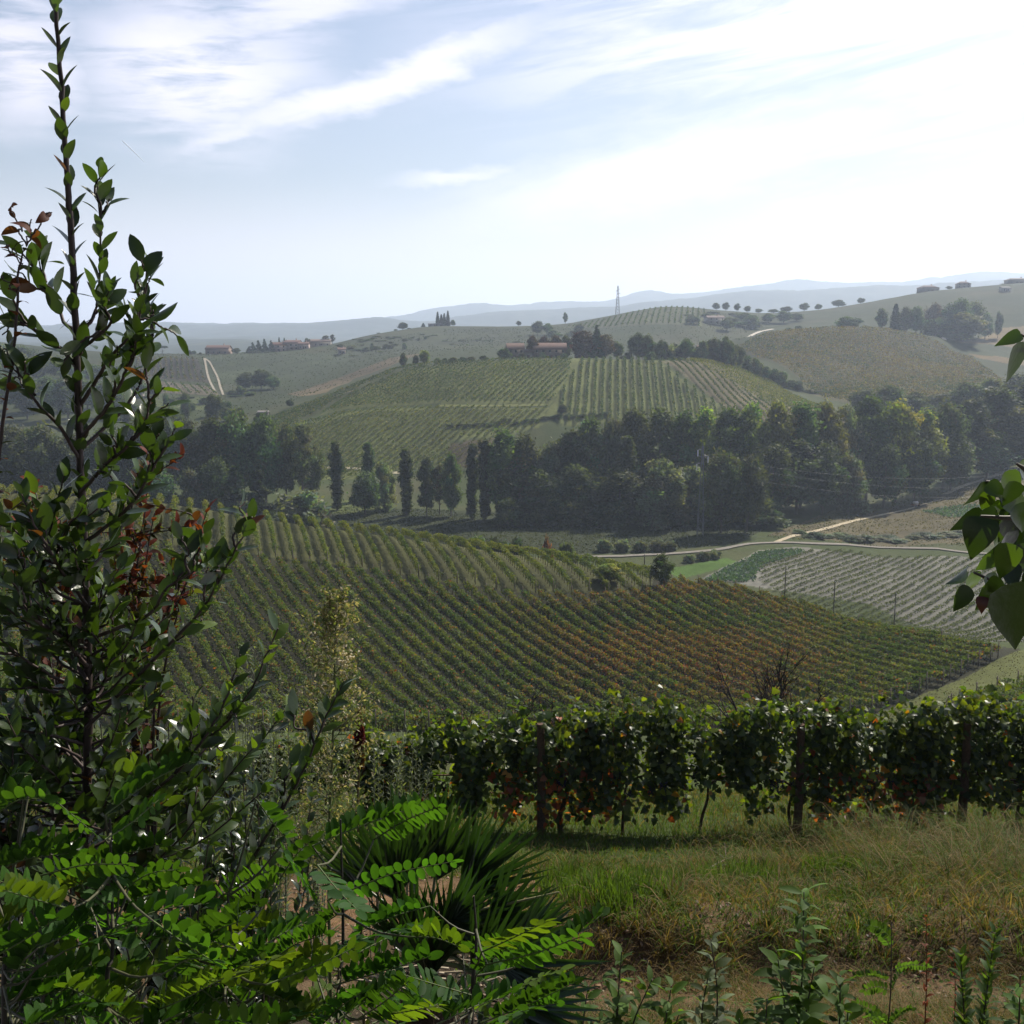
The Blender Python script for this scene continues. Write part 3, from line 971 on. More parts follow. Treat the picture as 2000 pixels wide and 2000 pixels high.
R_.append(vine_block(PLOT['hill_right'], pdir((1340, 732), (1515, 806), 350, 555), 2.9, 9, 0.52, 1.8, 0.85, hill_green(59, G1, G2, 0.3), 'pale green vine row on tan soil beside the diagonal hedgerow', 'vine rows beside the diagonal hedgerow', 108, step=1))
vine_block(PLOT['hill_brown'], pdir((940, 862), (880, 905), 340, 470), 2.6, 9, 0.45, 1.5, 0.7, hill_green(73, BRN * .6, G1, 0.1), 'brownish vine rows behind the pair of slender poplars', None, 115, single='distant_vine_rows', step=1)
vine_block(PLOT['hill_flank'], pdir((870, 712), (640, 790), 400, 512), 2.8, 8, 0.52, 1.8, 0.8, hill_green(61, G3, G1, 0.1), 'dark vine rows on the far left flank of the middle hill', None, 109, single='distant_vine_rows', step=1)
vine_block(PLOT['hill_shoulder'], pdir((440, 850), (600, 830), 400, 520), 3.0, 8, 0.52, 1.8, 0.8, hill_green(63, G3, G1, 0.1), 'dull green vine rows at the left foot of the middle hill', None, 110, single='distant_vine_rows', step=1)
vine_block(PLOT['dome'], pdir((1500, 715), (1800, 722), 470, 740), 3.2, 4.5, 0.75, 1.8, 1.0, hill_green(65, G3 * 1.05, BRN * 0.8, 0.12), 'faint vine rows curving over the rounded hill at right', None, 111, single='distant_vine_rows', step=1)
vine_block(PLOT['back'], pdir((1255, 612), (1245, 640), 850, 1060), 5.0, 3.5, 0.9, 2.0, 1.1, hill_green(67, G3, G1, 0.05), 'faint vine rows on the far hill under the pylon', None, 112, single='distant_vine_rows', step=2)
vine_block(PLOT['left_slope'], pdir((300, 705), (300, 735), 700, 905), 4.0, 3.5, 0.9, 1.8, 1.1, hill_green(69, G3, BRN * 0.7, 0.05), 'brownish vine rows on the far slope below the village', None, 113, single='distant_vine_rows', step=2)
vine_block(PLOT['left_low'], pdir((330, 748), (345, 765), 600, 800), 4.5, 3.5, 0.8, 1.7, 0.8, hill_green(71, G3, G1, 0.1), 'short vine rows with straw strips on the far left slope', None, 114, single='distant_vine_rows', step=1)

# crops on the valley floor at right
STRIPE = poly_px([(1485, 1100), (1570, 1078), (1640, 1074), (1900, 1092), (2080, 1100), (2080, 1290), (1960, 1285), (1800, 1244), (1480, 1132)], 150, 300)
CABB = poly_px([(1370, 1136), (1480, 1080), (1560, 1073), (1575, 1080), (1490, 1104), (1470, 1140)], 150, 300)


def crop_grey(x, y, rng):
    n = len(x)
    c = lerp(np.broadcast_to(np.array((0.06, 0.075, 0.04)), (n, 3)), np.broadcast_to(np.array((0.10, 0.11, 0.06)), (n, 3)), rng.random(n))
    return c * rng.uniform(0.7, 1.2, n)[:, None]


def crop_blue(x, y, rng):
    n = len(x)
    return np.array((0.055, 0.095, 0.075))[None] * rng.uniform(0.6, 1.6, n)[:, None]


for ob in vine_block(STRIPE, pdir((1586, 1156), (1771, 1082), 150, 300), 2.3, 18, 0.30, 0.7, 0.8, crop_grey, 'low grey-green crop row with pale straw strips between', 'crop rows on the valley floor', 120, low=0.1):
    ob.name = 'vegetable_bed'; ob['category'] = 'crop row'
vine_block(CABB, (1, 0.4), 0.8, 9, 0.45, 0.6, 0.7, crop_blue, 'patch of bluish leafy vegetables beside the striped field', None, 121, single='vegetable_patch', low=0.1)
vine_block(poly_px([(1800, 1000), (1860, 988), (1960, 985), (1960, 1010), (1850, 1012)], 230, 400), (1, 0.2), 1.0, 5, 0.5, 0.6, 0.8, crop_blue, 'small patch of bluish vegetables in the dry meadow', None, 122, single='vegetable_patch', low=0.1)

# ------------------------------------------------------------------ trees
def lobes(rng, n, env, r0, r1):
    """lobe centres spread through an envelope function env(t)->radius, t = height 0..1"""
    out_ = []
    for i in range(n):
        t = (i + rng.random()) / n
        R = env(t)
        a_ = rng.uniform(0, 2 * pi); q = R * math.sqrt(rng.random()) * 0.92
        out_.append((q * cos(a_), q * sin(a_), t, rng.uniform(r0, r1)))
    return out_


def crown_mesh(rng, Hh, lb, z0, z1, per, size, col, stretch=1.0, mat=None, fill=0.55, name='crown', cvar=0.25):
    a = MA()
    for (x, y, t, r) in lb:
        z = z0 + (z1 - z0) * t
        n = int(per * rng.uniform(0.7, 1.3))
        v = norm(rng.normal(size=(n, 3)))
        rad = r * rng.random(n) ** 0.45 * (1 + 0.25 * rng.normal(size=n))
        pos = np.array((x, y, z)) + v * rad[:, None] * np.array((1, 1, stretch))
        pos[:, 2] = np.maximum(pos[:, 2], 0.05)
        cc = np.array(col) * (1 + cvar * rng.normal()) * rng.uniform(0.65, 1.4, n)[:, None]
        cc = cc * np.array((1 + 0.15 * rng.normal(), 1, 1))
        flakes(a, pos, size * rng.uniform(0.6, 1.35, n), np.clip(cc, 0.008, 0.5), rng, nrm=v * 0.5)
    return a.mesh(name, mat or M_FAR)


def trunk_mesh(rng, h, r, limbs=6, spread=3.0, top=None, col=(0.11, 0.09, 0.07)):
    a = MA()
    top = top or h
    pts = curve_pts([(0, 0, -0.6), (0.1 * r, 0, h * .3), (rng.normal() * r, rng.normal() * r, h * .65), (rng.normal() * r * 2, rng.normal() * r, top)], 9)
    tube(a, pts, np.linspace(r, r * 0.25, 9), 7, col)
    for k in range(limbs):
        t = rng.uniform(0.25, 0.75); i = int(t * 8)
        an = rng.uniform(0, 2 * pi); s = spread * rng.uniform(.5, 1)
        p0 = pts[i]
        p1 = p0 + np.array((cos(an) * s * .5, sin(an) * s * .5, s * .45)); p2 = p0 + np.array((cos(an) * s, sin(an) * s, s * rng.uniform(.9, 1.5)))
        tube(a, curve_pts([p0, p1, p2], 5), np.linspace(r * .4, r * .1, 5), 5, col)
    return a.mesh('trunk', M_BARK)


KIND = {}


def make_kinds():
    r = np.random.default_rng(5)
    dg, mg, gg, yg, rb = (0.053, 0.072, 0.033), (0.078, 0.098, 0.042), (0.125, 0.14, 0.095), (0.145, 0.152, 0.026), (0.07, 0.04, 0.027)
    def rnd(t): return 6.2 * math.sqrt(max(0.02, 1 - (2 * t - 0.95) ** 2))
    def tall(t): return 4.6 * math.sqrt(max(0.05, 1 - (2 * t - 0.9) ** 2))
    for i in range(3):
        KIND['broad%d' % i] = (20.0, 14.5, crown_mesh(r, 20, lobes(r, 38, rnd, 1.7, 3.0), 4.5, 18.5, 230, 0.62, (dg, mg, mg)[i]), trunk_mesh(r, 14, .38, 8, 4.5))
        KIND['tall%d' % i] = (25.0, 11.0, crown_mesh(r, 25, lobes(r, 40, tall, 1.5, 2.6), 4.5, 23.8, 230, 0.62, (mg, dg, (0.062, 0.085, 0.026))[i]), trunk_mesh(r, 19, .36, 8, 3.5))
    KIND['yellow'] = (22.0, 13.0, crown_mesh(r, 22, lobes(r, 38, lambda t: rnd(t) * .9, 1.6, 2.8), 4.5, 20.5, 230, 0.62, yg), trunk_mesh(r, 14, .36, 8, 4))
    KIND['olive'] = (22.0, 12.0, crown_mesh(r, 22, lobes(r, 38, lambda t: rnd(t) * .82, 1.6, 2.7), 3.5, 20.5, 230, 0.6, (0.12, 0.138, 0.034)), trunk_mesh(r, 14, .36, 8, 4))
    KIND['willow'] = (15.0, 13.0, crown_mesh(r, 15, lobes(r, 40, lambda t: 5.4 * math.sqrt(max(.1, 1 - (1.5 * t - .5) ** 2)), 1.3, 2.3), 1.0, 13.2, 230, 0.5, gg), trunk_mesh(r, 9, .35, 8, 3.5))
    KIND['rusty'] = (16.0, 12.0, crown_mesh(r, 16, lobes(r, 34, lambda t: rnd(t) * .85, 1.4, 2.4), 3.0, 14.5, 200, 0.6, rb), trunk_mesh(r, 10, .33, 8, 3.5))
    KIND['column'] = (24.0, 3.6, crown_mesh(r, 24, [(.55 * r.normal(), .55 * r.normal(), t, (0.5 + 0.75 * math.sin(pi * min(1, .12 + t * .86)) ** .6) * r.uniform(.75, 1.1)) for t in np.linspace(0, 1, 64)], 1.6, 23.2, 120, 0.5, (0.046, 0.066, 0.024), 1.5), trunk_mesh(r, 16, .3, 0))
    KIND['wispy'] = (24.0, 9.0, crown_mesh(r, 24, lobes(r, 34, lambda t: 3.7 * math.sqrt(max(.05, 1 - (2 * t - 1) ** 2)), 0.9, 1.9), 7, 23, 120, 0.5, (0.075, 0.078, 0.04)), trunk_mesh(r, 21, .32, 14, 3.2))
    KIND['cypress'] = (12.0, 2.8, crown_mesh(r, 12, [(.2 * r.normal() * (1 - t), .2 * r.normal() * (1 - t), t, (1.25 * (1 - t) ** .8 + .12) * r.uniform(.8, 1.1)) for t in np.linspace(0, 1, 40)], .6, 11.8, 110, 0.42, (0.024, 0.036, 0.018), 1.5), trunk_mesh(r, 8, .18, 0))
    fl = []
    for t in np.linspace(0, .97, 16):
        R = 3.0 * (1 - t) + .2
        for k in range(int(3 + 6 * (1 - t))):
            a_ = r.uniform(0, 2 * pi); q = R * r.uniform(.35, 1)
            fl.append((q * cos(a_), q * sin(a_), t - .04 * q / 3, max(.35, .95 * (1 - t * .7))))
    KIND['fir'] = (15.0, 7.0, crown_mesh(r, 15, fl, 1.5, 14.6, 70, 0.5, (0.028, 0.045, 0.022), .55), trunk_mesh(r, 13.5, .28, 0))
    for i, c in enumerate((dg, mg, gg)):
        KIND['bush%d' % i] = (6.0, 7.6, crown_mesh(r, 6, lobes(r, 30, lambda t: 3.0 * (1 - max(0, t - .25) ** 2.2 * 1.1), .7, 1.2), .3, 4.9, 170, 0.42, c), trunk_mesh(r, 3, .16, 5, 1.5))
    KIND['redbush'] = (6.0, 6.4, crown_mesh(r, 6, lobes(r, 28, lambda t: 2.5 * math.sqrt(max(.12, 1 - (1.05 * t) ** 2)), .6, 1.2), .4, 5.2, 150, 0.4, (0.22, 0.12, 0.045)), trunk_mesh(r, 3, .15, 5, 1.5))
    um = [(4.2 * math.sqrt(r.random()) * cos(a_), 4.2 * math.sqrt(r.random()) * sin(a_), .5 + .3 * r.random(), r.uniform(1.0, 1.6)) for a_ in r.uniform(0, 2 * pi, 30)]
    KIND['umbrella'] = (10.0, 11.0, crown_mesh(r, 10, um, 6, 10, 170, .5, (0.026, 0.04, 0.018), .55), trunk_mesh(r, 7.5, .3, 8, 2.6))
    KIND['field_tree'] = (9.0, 8.4, crown_mesh(r, 9, lobes(r, 34, lambda t: 3.4 * math.sqrt(max(.05, 1 - (2 * t - 0.9) ** 2)), .9, 1.5), 1.6, 8.0, 210, 0.3, (0.045, 0.07, 0.026)), trunk_mesh(r, 5, .2, 8, 2.4))


make_kinds()
TREES = {}


def plant(px, Y, top, wpx, kind, label, group=None, base=None, cat='tree', name=None, dz=0.0):
    """a tree at this bearing and depth: top row and crown width as the photograph shows them"""
    x = P(px, 900, Y)[0]
    u = ray(px, (top + (base or top + 60)) / 2)
    x = u[0] / u[1] * Y
    z = float(H(x, Y)) + dz
    h = max(1.0, P(px, top, Y)[2] - z) * (1.07 if group and 'wood' in group else 1.0)
    if group == 'trees in the main wood' and kind[:4] in ('broa', 'tall'):
        kind = (kind, 'willow', kind, 'tall2')[int(px * 7 + top) % 4]
    hh, ww, cm, tm = KIND[kind]
    wd = wpx / FPX * Y * (1.25 if group and 'wood' in group else (1.08 if group == 'trees on the far skyline' else 1.12 if group == 'trees around the farm' else 1.45 if group in ('trees on the rounded hill', 'diagonal hedgerow') and kind not in ('cypress', 'fir') else 1.0))
    root = empty(name or {'bush': 'bush', 'fir': 'fir_tree', 'cypr': 'cypress', 'colu': 'poplar_tree', 'umbr': 'pine_tree', 'redb': 'bush'}.get(kind[:4], 'tree'), (x, Y, z), label, cat, group)
    root.scale = (wd / ww, wd / ww, h / hh)
    root.rotation_euler = (0, 0, float(RNG.uniform(0, 6.28)))
    for nm, me in (('crown', cm), ('trunk', tm)):
        o = bpy.data.objects.new(nm, me)
        COL.objects.link(o)
        o.parent = root
    return root


ORD = ['first', 'second', 'third', 'fourth', 'fifth', 'sixth', 'seventh', 'eighth', 'ninth', 'tenth', 'eleventh', 'twelfth', 'thirteenth', 'fourteenth', 'fifteenth',
       'sixteenth', 'seventeenth', 'eighteenth', 'nineteenth', 'twentieth'] + ['%s-%s' % (t, u) for t in ('twenty', 'thirty', 'forty') for u in ('first', 'second', 'third', 'fourth', 'fifth', 'sixth', 'seventh', 'eighth', 'ninth')]


def belt(items, lab, group, cat='tree', jit=0.0):
    """items (px, Y, top, width, kind[, look]); labels count from the left"""
    items = sorted(items, key=lambda q: q[0])
    for i, q in enumerate(items):
        look = q[5] if len(q) > 5 else {'tall': 'tall dark green', 'broa': 'broad dark green', 'yell': 'yellowing', 'oliv': 'olive green', 'will': 'grey-green rounded', 'rust': 'rusty brown',
                                        'wisp': 'thin see-through', 'colu': 'slender columnar', 'cypr': 'dark narrow', 'fir': 'dark conical', 'bush': 'low bushy', 'umbr': 'flat-topped', 'redb': 'orange'}.get(q[4][:4], 'green')
        plant(q[0], q[1], q[2], q[3], q[4], '%s %s, %s from left %s' % (look, cat, ORD[i] if i < len(ORD) else 'one', lab), group, cat=cat)


# the wood on the valley floor
belt([(262, 335, 838, 70, 'broad0'), (318, 338, 818, 80, 'broad1'), (368, 340, 832, 70, 'broad2'), (415, 336, 830, 75, 'tall0'), (462, 338, 818, 85, 'broad1'), (515, 336, 826, 80, 'broad0'),
      (556, 340, 842, 55, 'broad2'), (588, 335, 834, 50, 'wispy'), (375, 315, 920, 60, 'willow'), (300, 312, 900, 80, 'broad0'), (205, 330, 850, 90, 'broad0'), (145, 330, 860, 90, 'broad2'),
      (80, 326, 845, 90, 'broad1'), (20, 322, 850, 100, 'broad0'), (-40, 320, 850, 100, 'broad2'), (610, 344, 880, 50, 'broad2'), (420, 318, 905, 60, 'broad0')], 'in the wood left of the lone poplars', 'trees in the left part of the wood')
plant(458, 308, 915, 70, 'fir', 'dark fir with drooping tiers, left one of the pair in front of the left wood', 'firs before the left wood')
plant(507, 306, 922, 62, 'fir', 'dark fir with drooping tiers, right one of the pair in front of the left wood', 'firs before the left wood')
plant(583, 292, 954, 140, 'bush2', 'big grey-green rounded bush just above the vineyard crest', cat='bush')
for px, Y, top, w_, lab in [(656, 325, 862, 25, 'lone slender poplar standing left of the round dark tree'), (719, 345, 864, 24, 'slender poplar rising behind the round dark tree'),
                            (792, 316, 876, 26, 'lone slender poplar right of the round dark tree'), (923, 310, 868, 26, 'left one of two slender poplars standing close together'),
                            (945, 308, 858, 27, 'right and taller one of two slender poplars standing close together'), (1226, 306, 852, 34, 'slender poplar half sunk in the dark wood')]:
    plant(px, Y, top, w_, 'column', lab, 'slender poplars')
plant(712, 318, 925, 78, 'broad0', 'round dark tree reaching almost to the ground between two poplars', 'trees among the poplars')
plant(748, 326, 898, 62, 'willow', 'pale grey-green tree behind the round dark one', 'trees among the poplars')
plant(832, 314, 893, 46, 'tall1', 'left one of a slim pair of trees with bare trunks', 'trees among the poplars')
plant(858, 316, 905, 40, 'wispy', 'small thin tree in the middle of a slim group right of the lone poplar', 'trees among the poplars')
plant(880, 314, 888, 44, 'tall0', 'right one of a slim pair of trees with bare trunks', 'trees among the poplars')
belt([(985, 308, 852, 72, 'broad1'), (1022, 312, 862, 70, 'tall0'), (1075, 312, 868, 70, 'broad2'), (1118, 314, 852, 72, 'tall1'), (1150, 318, 832, 70, 'tall0'), (1192, 320, 825, 70, 'tall2'),
      (1240, 322, 815, 75, 'tall0'), (1290, 325, 812, 75, 'tall2'), (1335, 322, 818, 70, 'tall1'), (1375, 322, 812, 72, 'olive'), (1425, 325, 812, 78, 'tall2'), (1470, 326, 802, 78, 'olive'),
      (1520, 328, 798, 80, 'olive'), (1570, 330, 802, 80, 'tall2'), (1612, 335, 798, 75, 'olive'), (1655, 345, 800, 78, 'tall0'), (1700, 352, 790, 80, 'tall2'), (1758, 352, 798, 86, 'yellow'),
      (1806, 360, 812, 80, 'olive'), (1850, 372, 800, 80, 'broad1'), (1896, 385, 790, 85, 'tall1'), (1950, 396, 770, 95, 'tall0'), (2010, 405, 760, 100, 'tall1'), (2070, 410, 760, 100, 'broad0'),
      (1130, 304, 920, 80, 'broad0'), (1060, 303, 930, 80, 'broad0'), (1210, 300, 925, 85, 'broad0'), (1350, 302, 915, 90, 'broad0'), (1510, 312, 880, 95, 'broad0'), (1560, 318, 870, 90, 'tall1'),
      (1610, 322, 880, 80, 'broad0'), (1660, 330, 890, 80, 'willow'), (1730, 340, 880, 80, 'broad0'), (1790, 350, 870, 80, 'broad0'), (1860, 365, 860, 90, 'broad0'), (1930, 385, 850, 100, 'broad0'), (2000, 398, 840, 100, 'broad0')],
     'in the main wood', 'trees in the main wood')
plant(1292, 296, 902, 104, 'willow', 'rounded grey-topped tree standing out in front of the main wood', 'trees in front of the main wood')
plant(1412, 287, 896, 86, 'broad1', 'left half of a rounded clump in front of the main wood by the pylon', 'trees in front of the main wood')
plant(1462, 288, 902, 76, 'broad2', 'right half of a rounded clump in front of the main wood by the pylon', 'trees in front of the main wood')
belt([(1690, 470, 765, 60, 'broad0'), (1735, 470, 758, 60, 'broad1'), (1790, 480, 770, 55, 'broad2'), (1840, 490, 772, 70, 'broad0'), (1885, 490, 752, 70, 'broad1'), (1935, 490, 742, 70, 'willow'),
      (1985, 500, 738, 80, 'broad0'), (2040, 500, 730, 90, 'broad1')], 'behind the right end of the main wood', 'trees behind the main wood')
# undergrowth at the foot of the wood and shrubs on the valley floor
belt([(900, 236, 1048, 46, 'bush1'), (935, 236, 1042, 50, 'bush1'), (968, 238, 1046, 48, 'bush0'), (1008, 240, 1048, 50, 'bush0'), (918, 238, 1053, 50, 'bush2'), (988, 239, 1055, 56, 'bush0'), (950, 237, 1055, 50, 'bush0'), (885, 238, 1052, 50, 'bush1')], 'in the shrubs just over the vineyard crest', 'shrubs over the crest', 'bush')
plant(1070, 222, 1047, 32, 'redbush', 'small orange-leaved tree above the red roof', cat='tree')
plant(1106, 222, 1052, 52, 'bush1', 'round green bush right of the orange tree', cat='bush')
belt([(1180, 262, 1052, 40, 'bush2'), (1215, 262, 1054, 40, 'bush2'), (1250, 262, 1056, 36, 'bush2'), (1285, 262, 1054, 40, 'bush2'), (1310, 262, 1056, 30, 'bush2')], 'in the pale scrub along the road', 'pale scrub by the road', 'bush')
belt([(1345, 250, 1082, 30, 'bush2'), (1372, 252, 1076, 34, 'bush2'), (1398, 254, 1073, 36, 'bush2')], 'beside the green patch', 'bluish shrubs', 'bush')
plant(1292, 156, 1082, 60, 'field_tree', 'dark round tree at the crest of the near vineyard', cat='tree')
plant(1192, 157, 1102, 62, 'yellow', 'small spreading yellow-green tree beside the dark round one', cat='tree')
belt([(x_ + (x_ * 13 % 17), 298 + (x_ % 9), 975 + (x_ * 37 % 37), 60 + (x_ * 7 % 40), 'bush0') for x_ in range(990, 1500, 33)], 'under the main wood', 'undergrowth of the main wood', 'bush')
belt([(1560 + 24 * i + (i * 7 % 11), 287 - (i * 5 % 7), 1036 + 1.5 * i + (i * 13 % 9) - 2, 40 + (i * 17 % 30), ('bush1', 'bush0', 'bush2')[i % 3]) for i in range(15)], 'in the scrub above the road', 'scrub above the road', 'bush')
# hedgerows
belt([(880, 420, 852, 24, 'bush0'), (898, 420, 850, 24, 'bush0'), (916, 420, 851, 24, 'bush0'), (935, 421, 848, 24, 'bush0'), (955, 421, 846, 24, 'bush0'), (975, 422, 840, 26, 'bush0'), (990, 424, 830, 24, 'broad0'),
      (1008, 422, 845, 24, 'bush0'), (1028, 424, 838, 24, 'bush0'), (1045, 424, 832, 26, 'bush0'), (1065, 426, 826, 26, 'bush0'), (1085, 427, 822, 28, 'bush0'), (1098, 430, 790, 24, 'broad0'), (1112, 428, 824, 28, 'bush0'),
      (1135, 428, 826, 26, 'bush0'), (1158, 429, 826, 26, 'bush0'), (1180, 430, 828, 26, 'bush0')], 'in the dark hedge below the vineyards', 'hedge at the foot of the vineyards', 'bush')
hp = [(1400, 672), (1420, 684), (1440, 697), (1458, 706), (1476, 716), (1494, 726), (1510, 735), (1526, 745), (1542, 755), (1558, 762), (1575, 770), (1592, 778), (1610, 785), (1628, 790), (1646, 796)]
belt([(x_, 525 + (x_ - 1400) * .18, y_ - 10 - (i * 7 % 5) * 3, 22, ('bush0', 'bush1', 'broad0')[i % 3]) for i, (x_, y_) in enumerate(hp)], 'in the hedgerow beside the rounded hill', 'diagonal hedgerow', 'bush')
# around the farm on the middle hill
belt([(985, 520, 679, 30, 'bush0'), (1040, 530, 655, 24, 'rusty'), (1062, 540, 656, 26, 'rusty'), (1085, 540, 654, 26, 'rusty'), (1105, 540, 656, 26, 'broad0'), (1138, 525, 645, 52, 'rusty'), (1165, 524, 633, 34, 'fir', 'tall dark'),
      (1182, 526, 652, 40, 'rusty'), (1205, 528, 668, 26, 'broad0'), (1243, 520, 652, 34, 'broad0'), (1262, 520, 655, 40, 'broad1'), (1290, 520, 668, 34, 'bush0'), (1315, 520, 672, 34, 'bush2'), (1340, 520, 662, 36, 'broad1'),
      (1392, 522, 662, 34, 'broad1'), (1418, 524, 658, 26, 'broad2'), (1370, 518, 676, 36, 'bush1'), (1060, 512, 688, 22, 'bush0'), (1100, 512, 690, 24, 'bush0'), (1020, 512, 690, 22, 'bush0'), (1225, 514, 688, 30, 'bush0'), (1270, 512, 686, 30, 'bush0')],
     'around the farm on the middle hill', 'trees around the farm')
belt([(788, 512, 690, 18, 'broad1'), (812, 512, 694, 16, 'broad0'), (828, 514, 684, 26, 'yellow'), (855, 513, 698, 20, 'bush1'), (885, 513, 697, 22, 'bush1'), (920, 513, 696, 22, 'bush1'), (945, 513, 694, 22, 'bush0'), (870, 514, 699, 20, 'bush0'), (903, 514, 697, 20, 'bush0')],
     'along the crest left of the farm', 'crest trees left of the farm')
# the far ridges
belt([(740, 1000, 650, 10, 'broad0'), (787, 1005, 630, 24, 'broad0'), (773, 1005, 643, 9, 'broad0'), (800, 1010, 641, 12, 'bush0'), (827, 1040, 631, 8, 'cypress'), (885, 1050, 625, 12, 'broad0'), (1013, 1050, 627, 11, 'broad0'),
      (1104, 1050, 611, 10, 'broad0'), (1398, 1058, 592, 18, 'broad0'), (1417, 1060, 591, 15, 'broad0'), (1439, 1060, 593, 13, 'broad0'), (1460, 1062, 598, 16, 'broad1'), (1480, 1065, 603, 18, 'broad1'), (1510, 1075, 604, 22, 'broad1'),
      (1535, 1080, 599, 24, 'broad0'), (1570, 1085, 592, 20, 'broad0'), (1597, 1090, 594, 16, 'broad0'), (1637, 1095, 586, 30, 'broad0'), (1680, 1098, 582, 16, 'broad0'), (1852, 1100, 559, 14, 'broad0'), (1875, 1104, 553, 16, 'broad1'), (1960, 1100, 556, 20, 'broad0'), (1990, 1100, 551, 16, 'broad0')],
     'along the skyline of the far ridge', 'trees on the far skyline')
for i, (px, top) in enumerate([(855, 609), (862, 614), (868, 612), (875, 607)]):
    plant(px, 1046, top, 9.5, 'cypress', 'narrow cypress in a dark clump on the skyline, %s from the left' % ORD[i], 'cypress clump on the skyline')
belt([(1380, 960, 612, 30, 'broad0'), (1400, 950, 622, 40, 'broad1'), (1425, 940, 620, 45, 'broad0'), (1445, 930, 628, 40, 'broad1'), (1385, 930, 640, 40, 'broad2'), (1500, 960, 612, 34, 'broad1'), (1530, 960, 608, 36, 'broad0'),
      (1555, 970, 612, 30, 'broad1'), (1470, 940, 640, 20, 'bush1'), (1050, 900, 628, 30, 'broad0'), (1070, 900, 632, 26, 'broad1'), (1130, 900, 634, 26, 'broad0'), (1080, 880, 645, 40, 'bush0'), (1120, 880, 645, 34, 'bush0')],
     'on the slope below the far ridge', 'trees below the far ridge')
belt([(1540, 745, 640, 18, 'bush0'), (1560, 742, 636, 20, 'bush0'), (1655, 745, 619, 42, 'broad0'), (1722, 742, 604, 20, 'broad0'), (1749, 748, 594, 24, 'cypress', 'pointed dark'), (1768, 760, 601, 26, 'broad1'), (1790, 760, 600, 30, 'broad0'), (1826, 800, 592, 32, 'rusty'),
      (1815, 765, 622, 26, 'bush0'), (1838, 770, 620, 30, 'broad1'), (1872, 775, 586, 44, 'broad0'), (1902, 785, 592, 46, 'broad1'), (1880, 765, 610, 60, 'olive'), (1850, 765, 622, 34, 'bush0'), (1925, 800, 612, 26, 'broad0'), (1950, 810, 610, 12, 'broad0')],
     'on top of the rounded hill at right', 'trees on the rounded hill')
rb_ = np.random.default_rng(88)
belt([(695 + 8 * i + rb_.uniform(-3, 3), 925 + rb_.uniform(-20, 20), 668 - .55 * i + rb_.uniform(-3, 3), rb_.uniform(9, 20), ('bush0', 'bush1', 'broad0')[i % 3]) for i in range(20)] +
     [(700 + rb_.uniform(0, 330), 860 + rb_.uniform(-40, 60), 676 + rb_.uniform(-12, 14), rb_.uniform(9, 22), ('bush0', 'bush1', 'broad1')[i % 3]) for i in range(22)], 'on the slope under the cypress clump', 'bushes under the cypress clump', 'bush')
belt([(1330 + rb_.uniform(0, 150), 900 + rb_.uniform(0, 110), 618 + rb_.uniform(-12, 24), rb_.uniform(20, 38), ('broad0', 'broad1', 'broad2', 'bush0')[i % 4]) for i in range(26)], 'in the thicket below the far ridge', 'thicket below the far ridge')
belt([(240 + rb_.uniform(0, 260), 540 + rb_.uniform(-50, 90), 780 + rb_.uniform(-16, 22), rb_.uniform(22, 44), ('broad0', 'bush0', 'bush1', 'broad1')[i % 4]) for i in range(26)], 'among the thicket in the left hollow', 'thicket in the left hollow')
belt([(1240 + rb_.uniform(0, 190), 524 + rb_.uniform(-8, 10), 676 + rb_.uniform(-14, 14), rb_.uniform(18, 34), ('broad0', 'bush0', 'bush1', 'broad1')[i % 4]) for i in range(18)], 'in the grove right of the farm', 'grove right of the farm')
# left: the village ridge, the wooded slope and the hollow below
belt([(302, 905, 678, 26, 'umbrella'), (318, 905, 675, 24, 'umbrella'), (372, 905, 684, 8, 'cypress'), (380, 905, 685, 12, 'broad0'), (392, 905, 688, 10, 'bush0'), (462, 905, 680, 20, 'broad0'), (476, 905, 690, 10, 'bush0'),
      (494, 900, 668, 19, 'fir'), (505, 898, 664, 20, 'fir'), (517, 898, 661, 18, 'fir'), (530, 896, 664, 18, 'fir'), (488, 896, 676, 18, 'fir'), (546, 905, 659, 7, 'cypress'), (556, 905, 660, 7, 'cypress'), (560, 905, 664, 6, 'cypress'), (601, 915, 661, 16, 'broad0'),
      (637, 920, 655, 18, 'wispy'), (650, 922, 653, 12, 'wispy'), (500, 890, 684, 30, 'bush0'), (525, 885, 686, 26, 'bush0')], 'along the village ridge', 'trees of the far village')
belt([(665, 880, 672, 22, 'broad1'), (685, 870, 674, 22, 'olive'), (700, 860, 685, 22, 'broad0'), (660, 830, 695, 20, 'bush0'), (690, 820, 700, 22, 'bush1'), (716, 850, 678, 24, 'bush0'), (735, 860, 676, 22, 'bush0'), (755, 870, 672, 20, 'bush0'),
      (770, 880, 670, 20, 'bush1'), (745, 830, 690, 20, 'bush1')], 'among the gardens below the village', 'garden trees below the village')
belt([(480, 650, 728, 44, 'broad0'), (510, 655, 722, 50, 'broad0'), (535, 650, 735, 40, 'broad1'), (455, 630, 762, 26, 'bush0'), (470, 625, 752, 24, 'bush1'), (490, 620, 764, 24, 'bush1'), (300, 640, 752, 34, 'broad0'), (270, 640, 742, 40, 'broad0'),
      (335, 600, 778, 30, 'bush0'), (370, 590, 786, 30, 'bush0'), (400, 600, 778, 24, 'bush0'), (250, 560, 780, 50, 'broad1'), (290, 540, 790, 50, 'broad0'), (340, 520, 806, 40, 'bush0'), (455, 500, 800, 34, 'broad0'), (505, 480, 806, 20, 'bush0'), (567, 505, 780, 20, 'broad0')],
     'in the hollow left of the middle hill', 'trees in the left hollow')
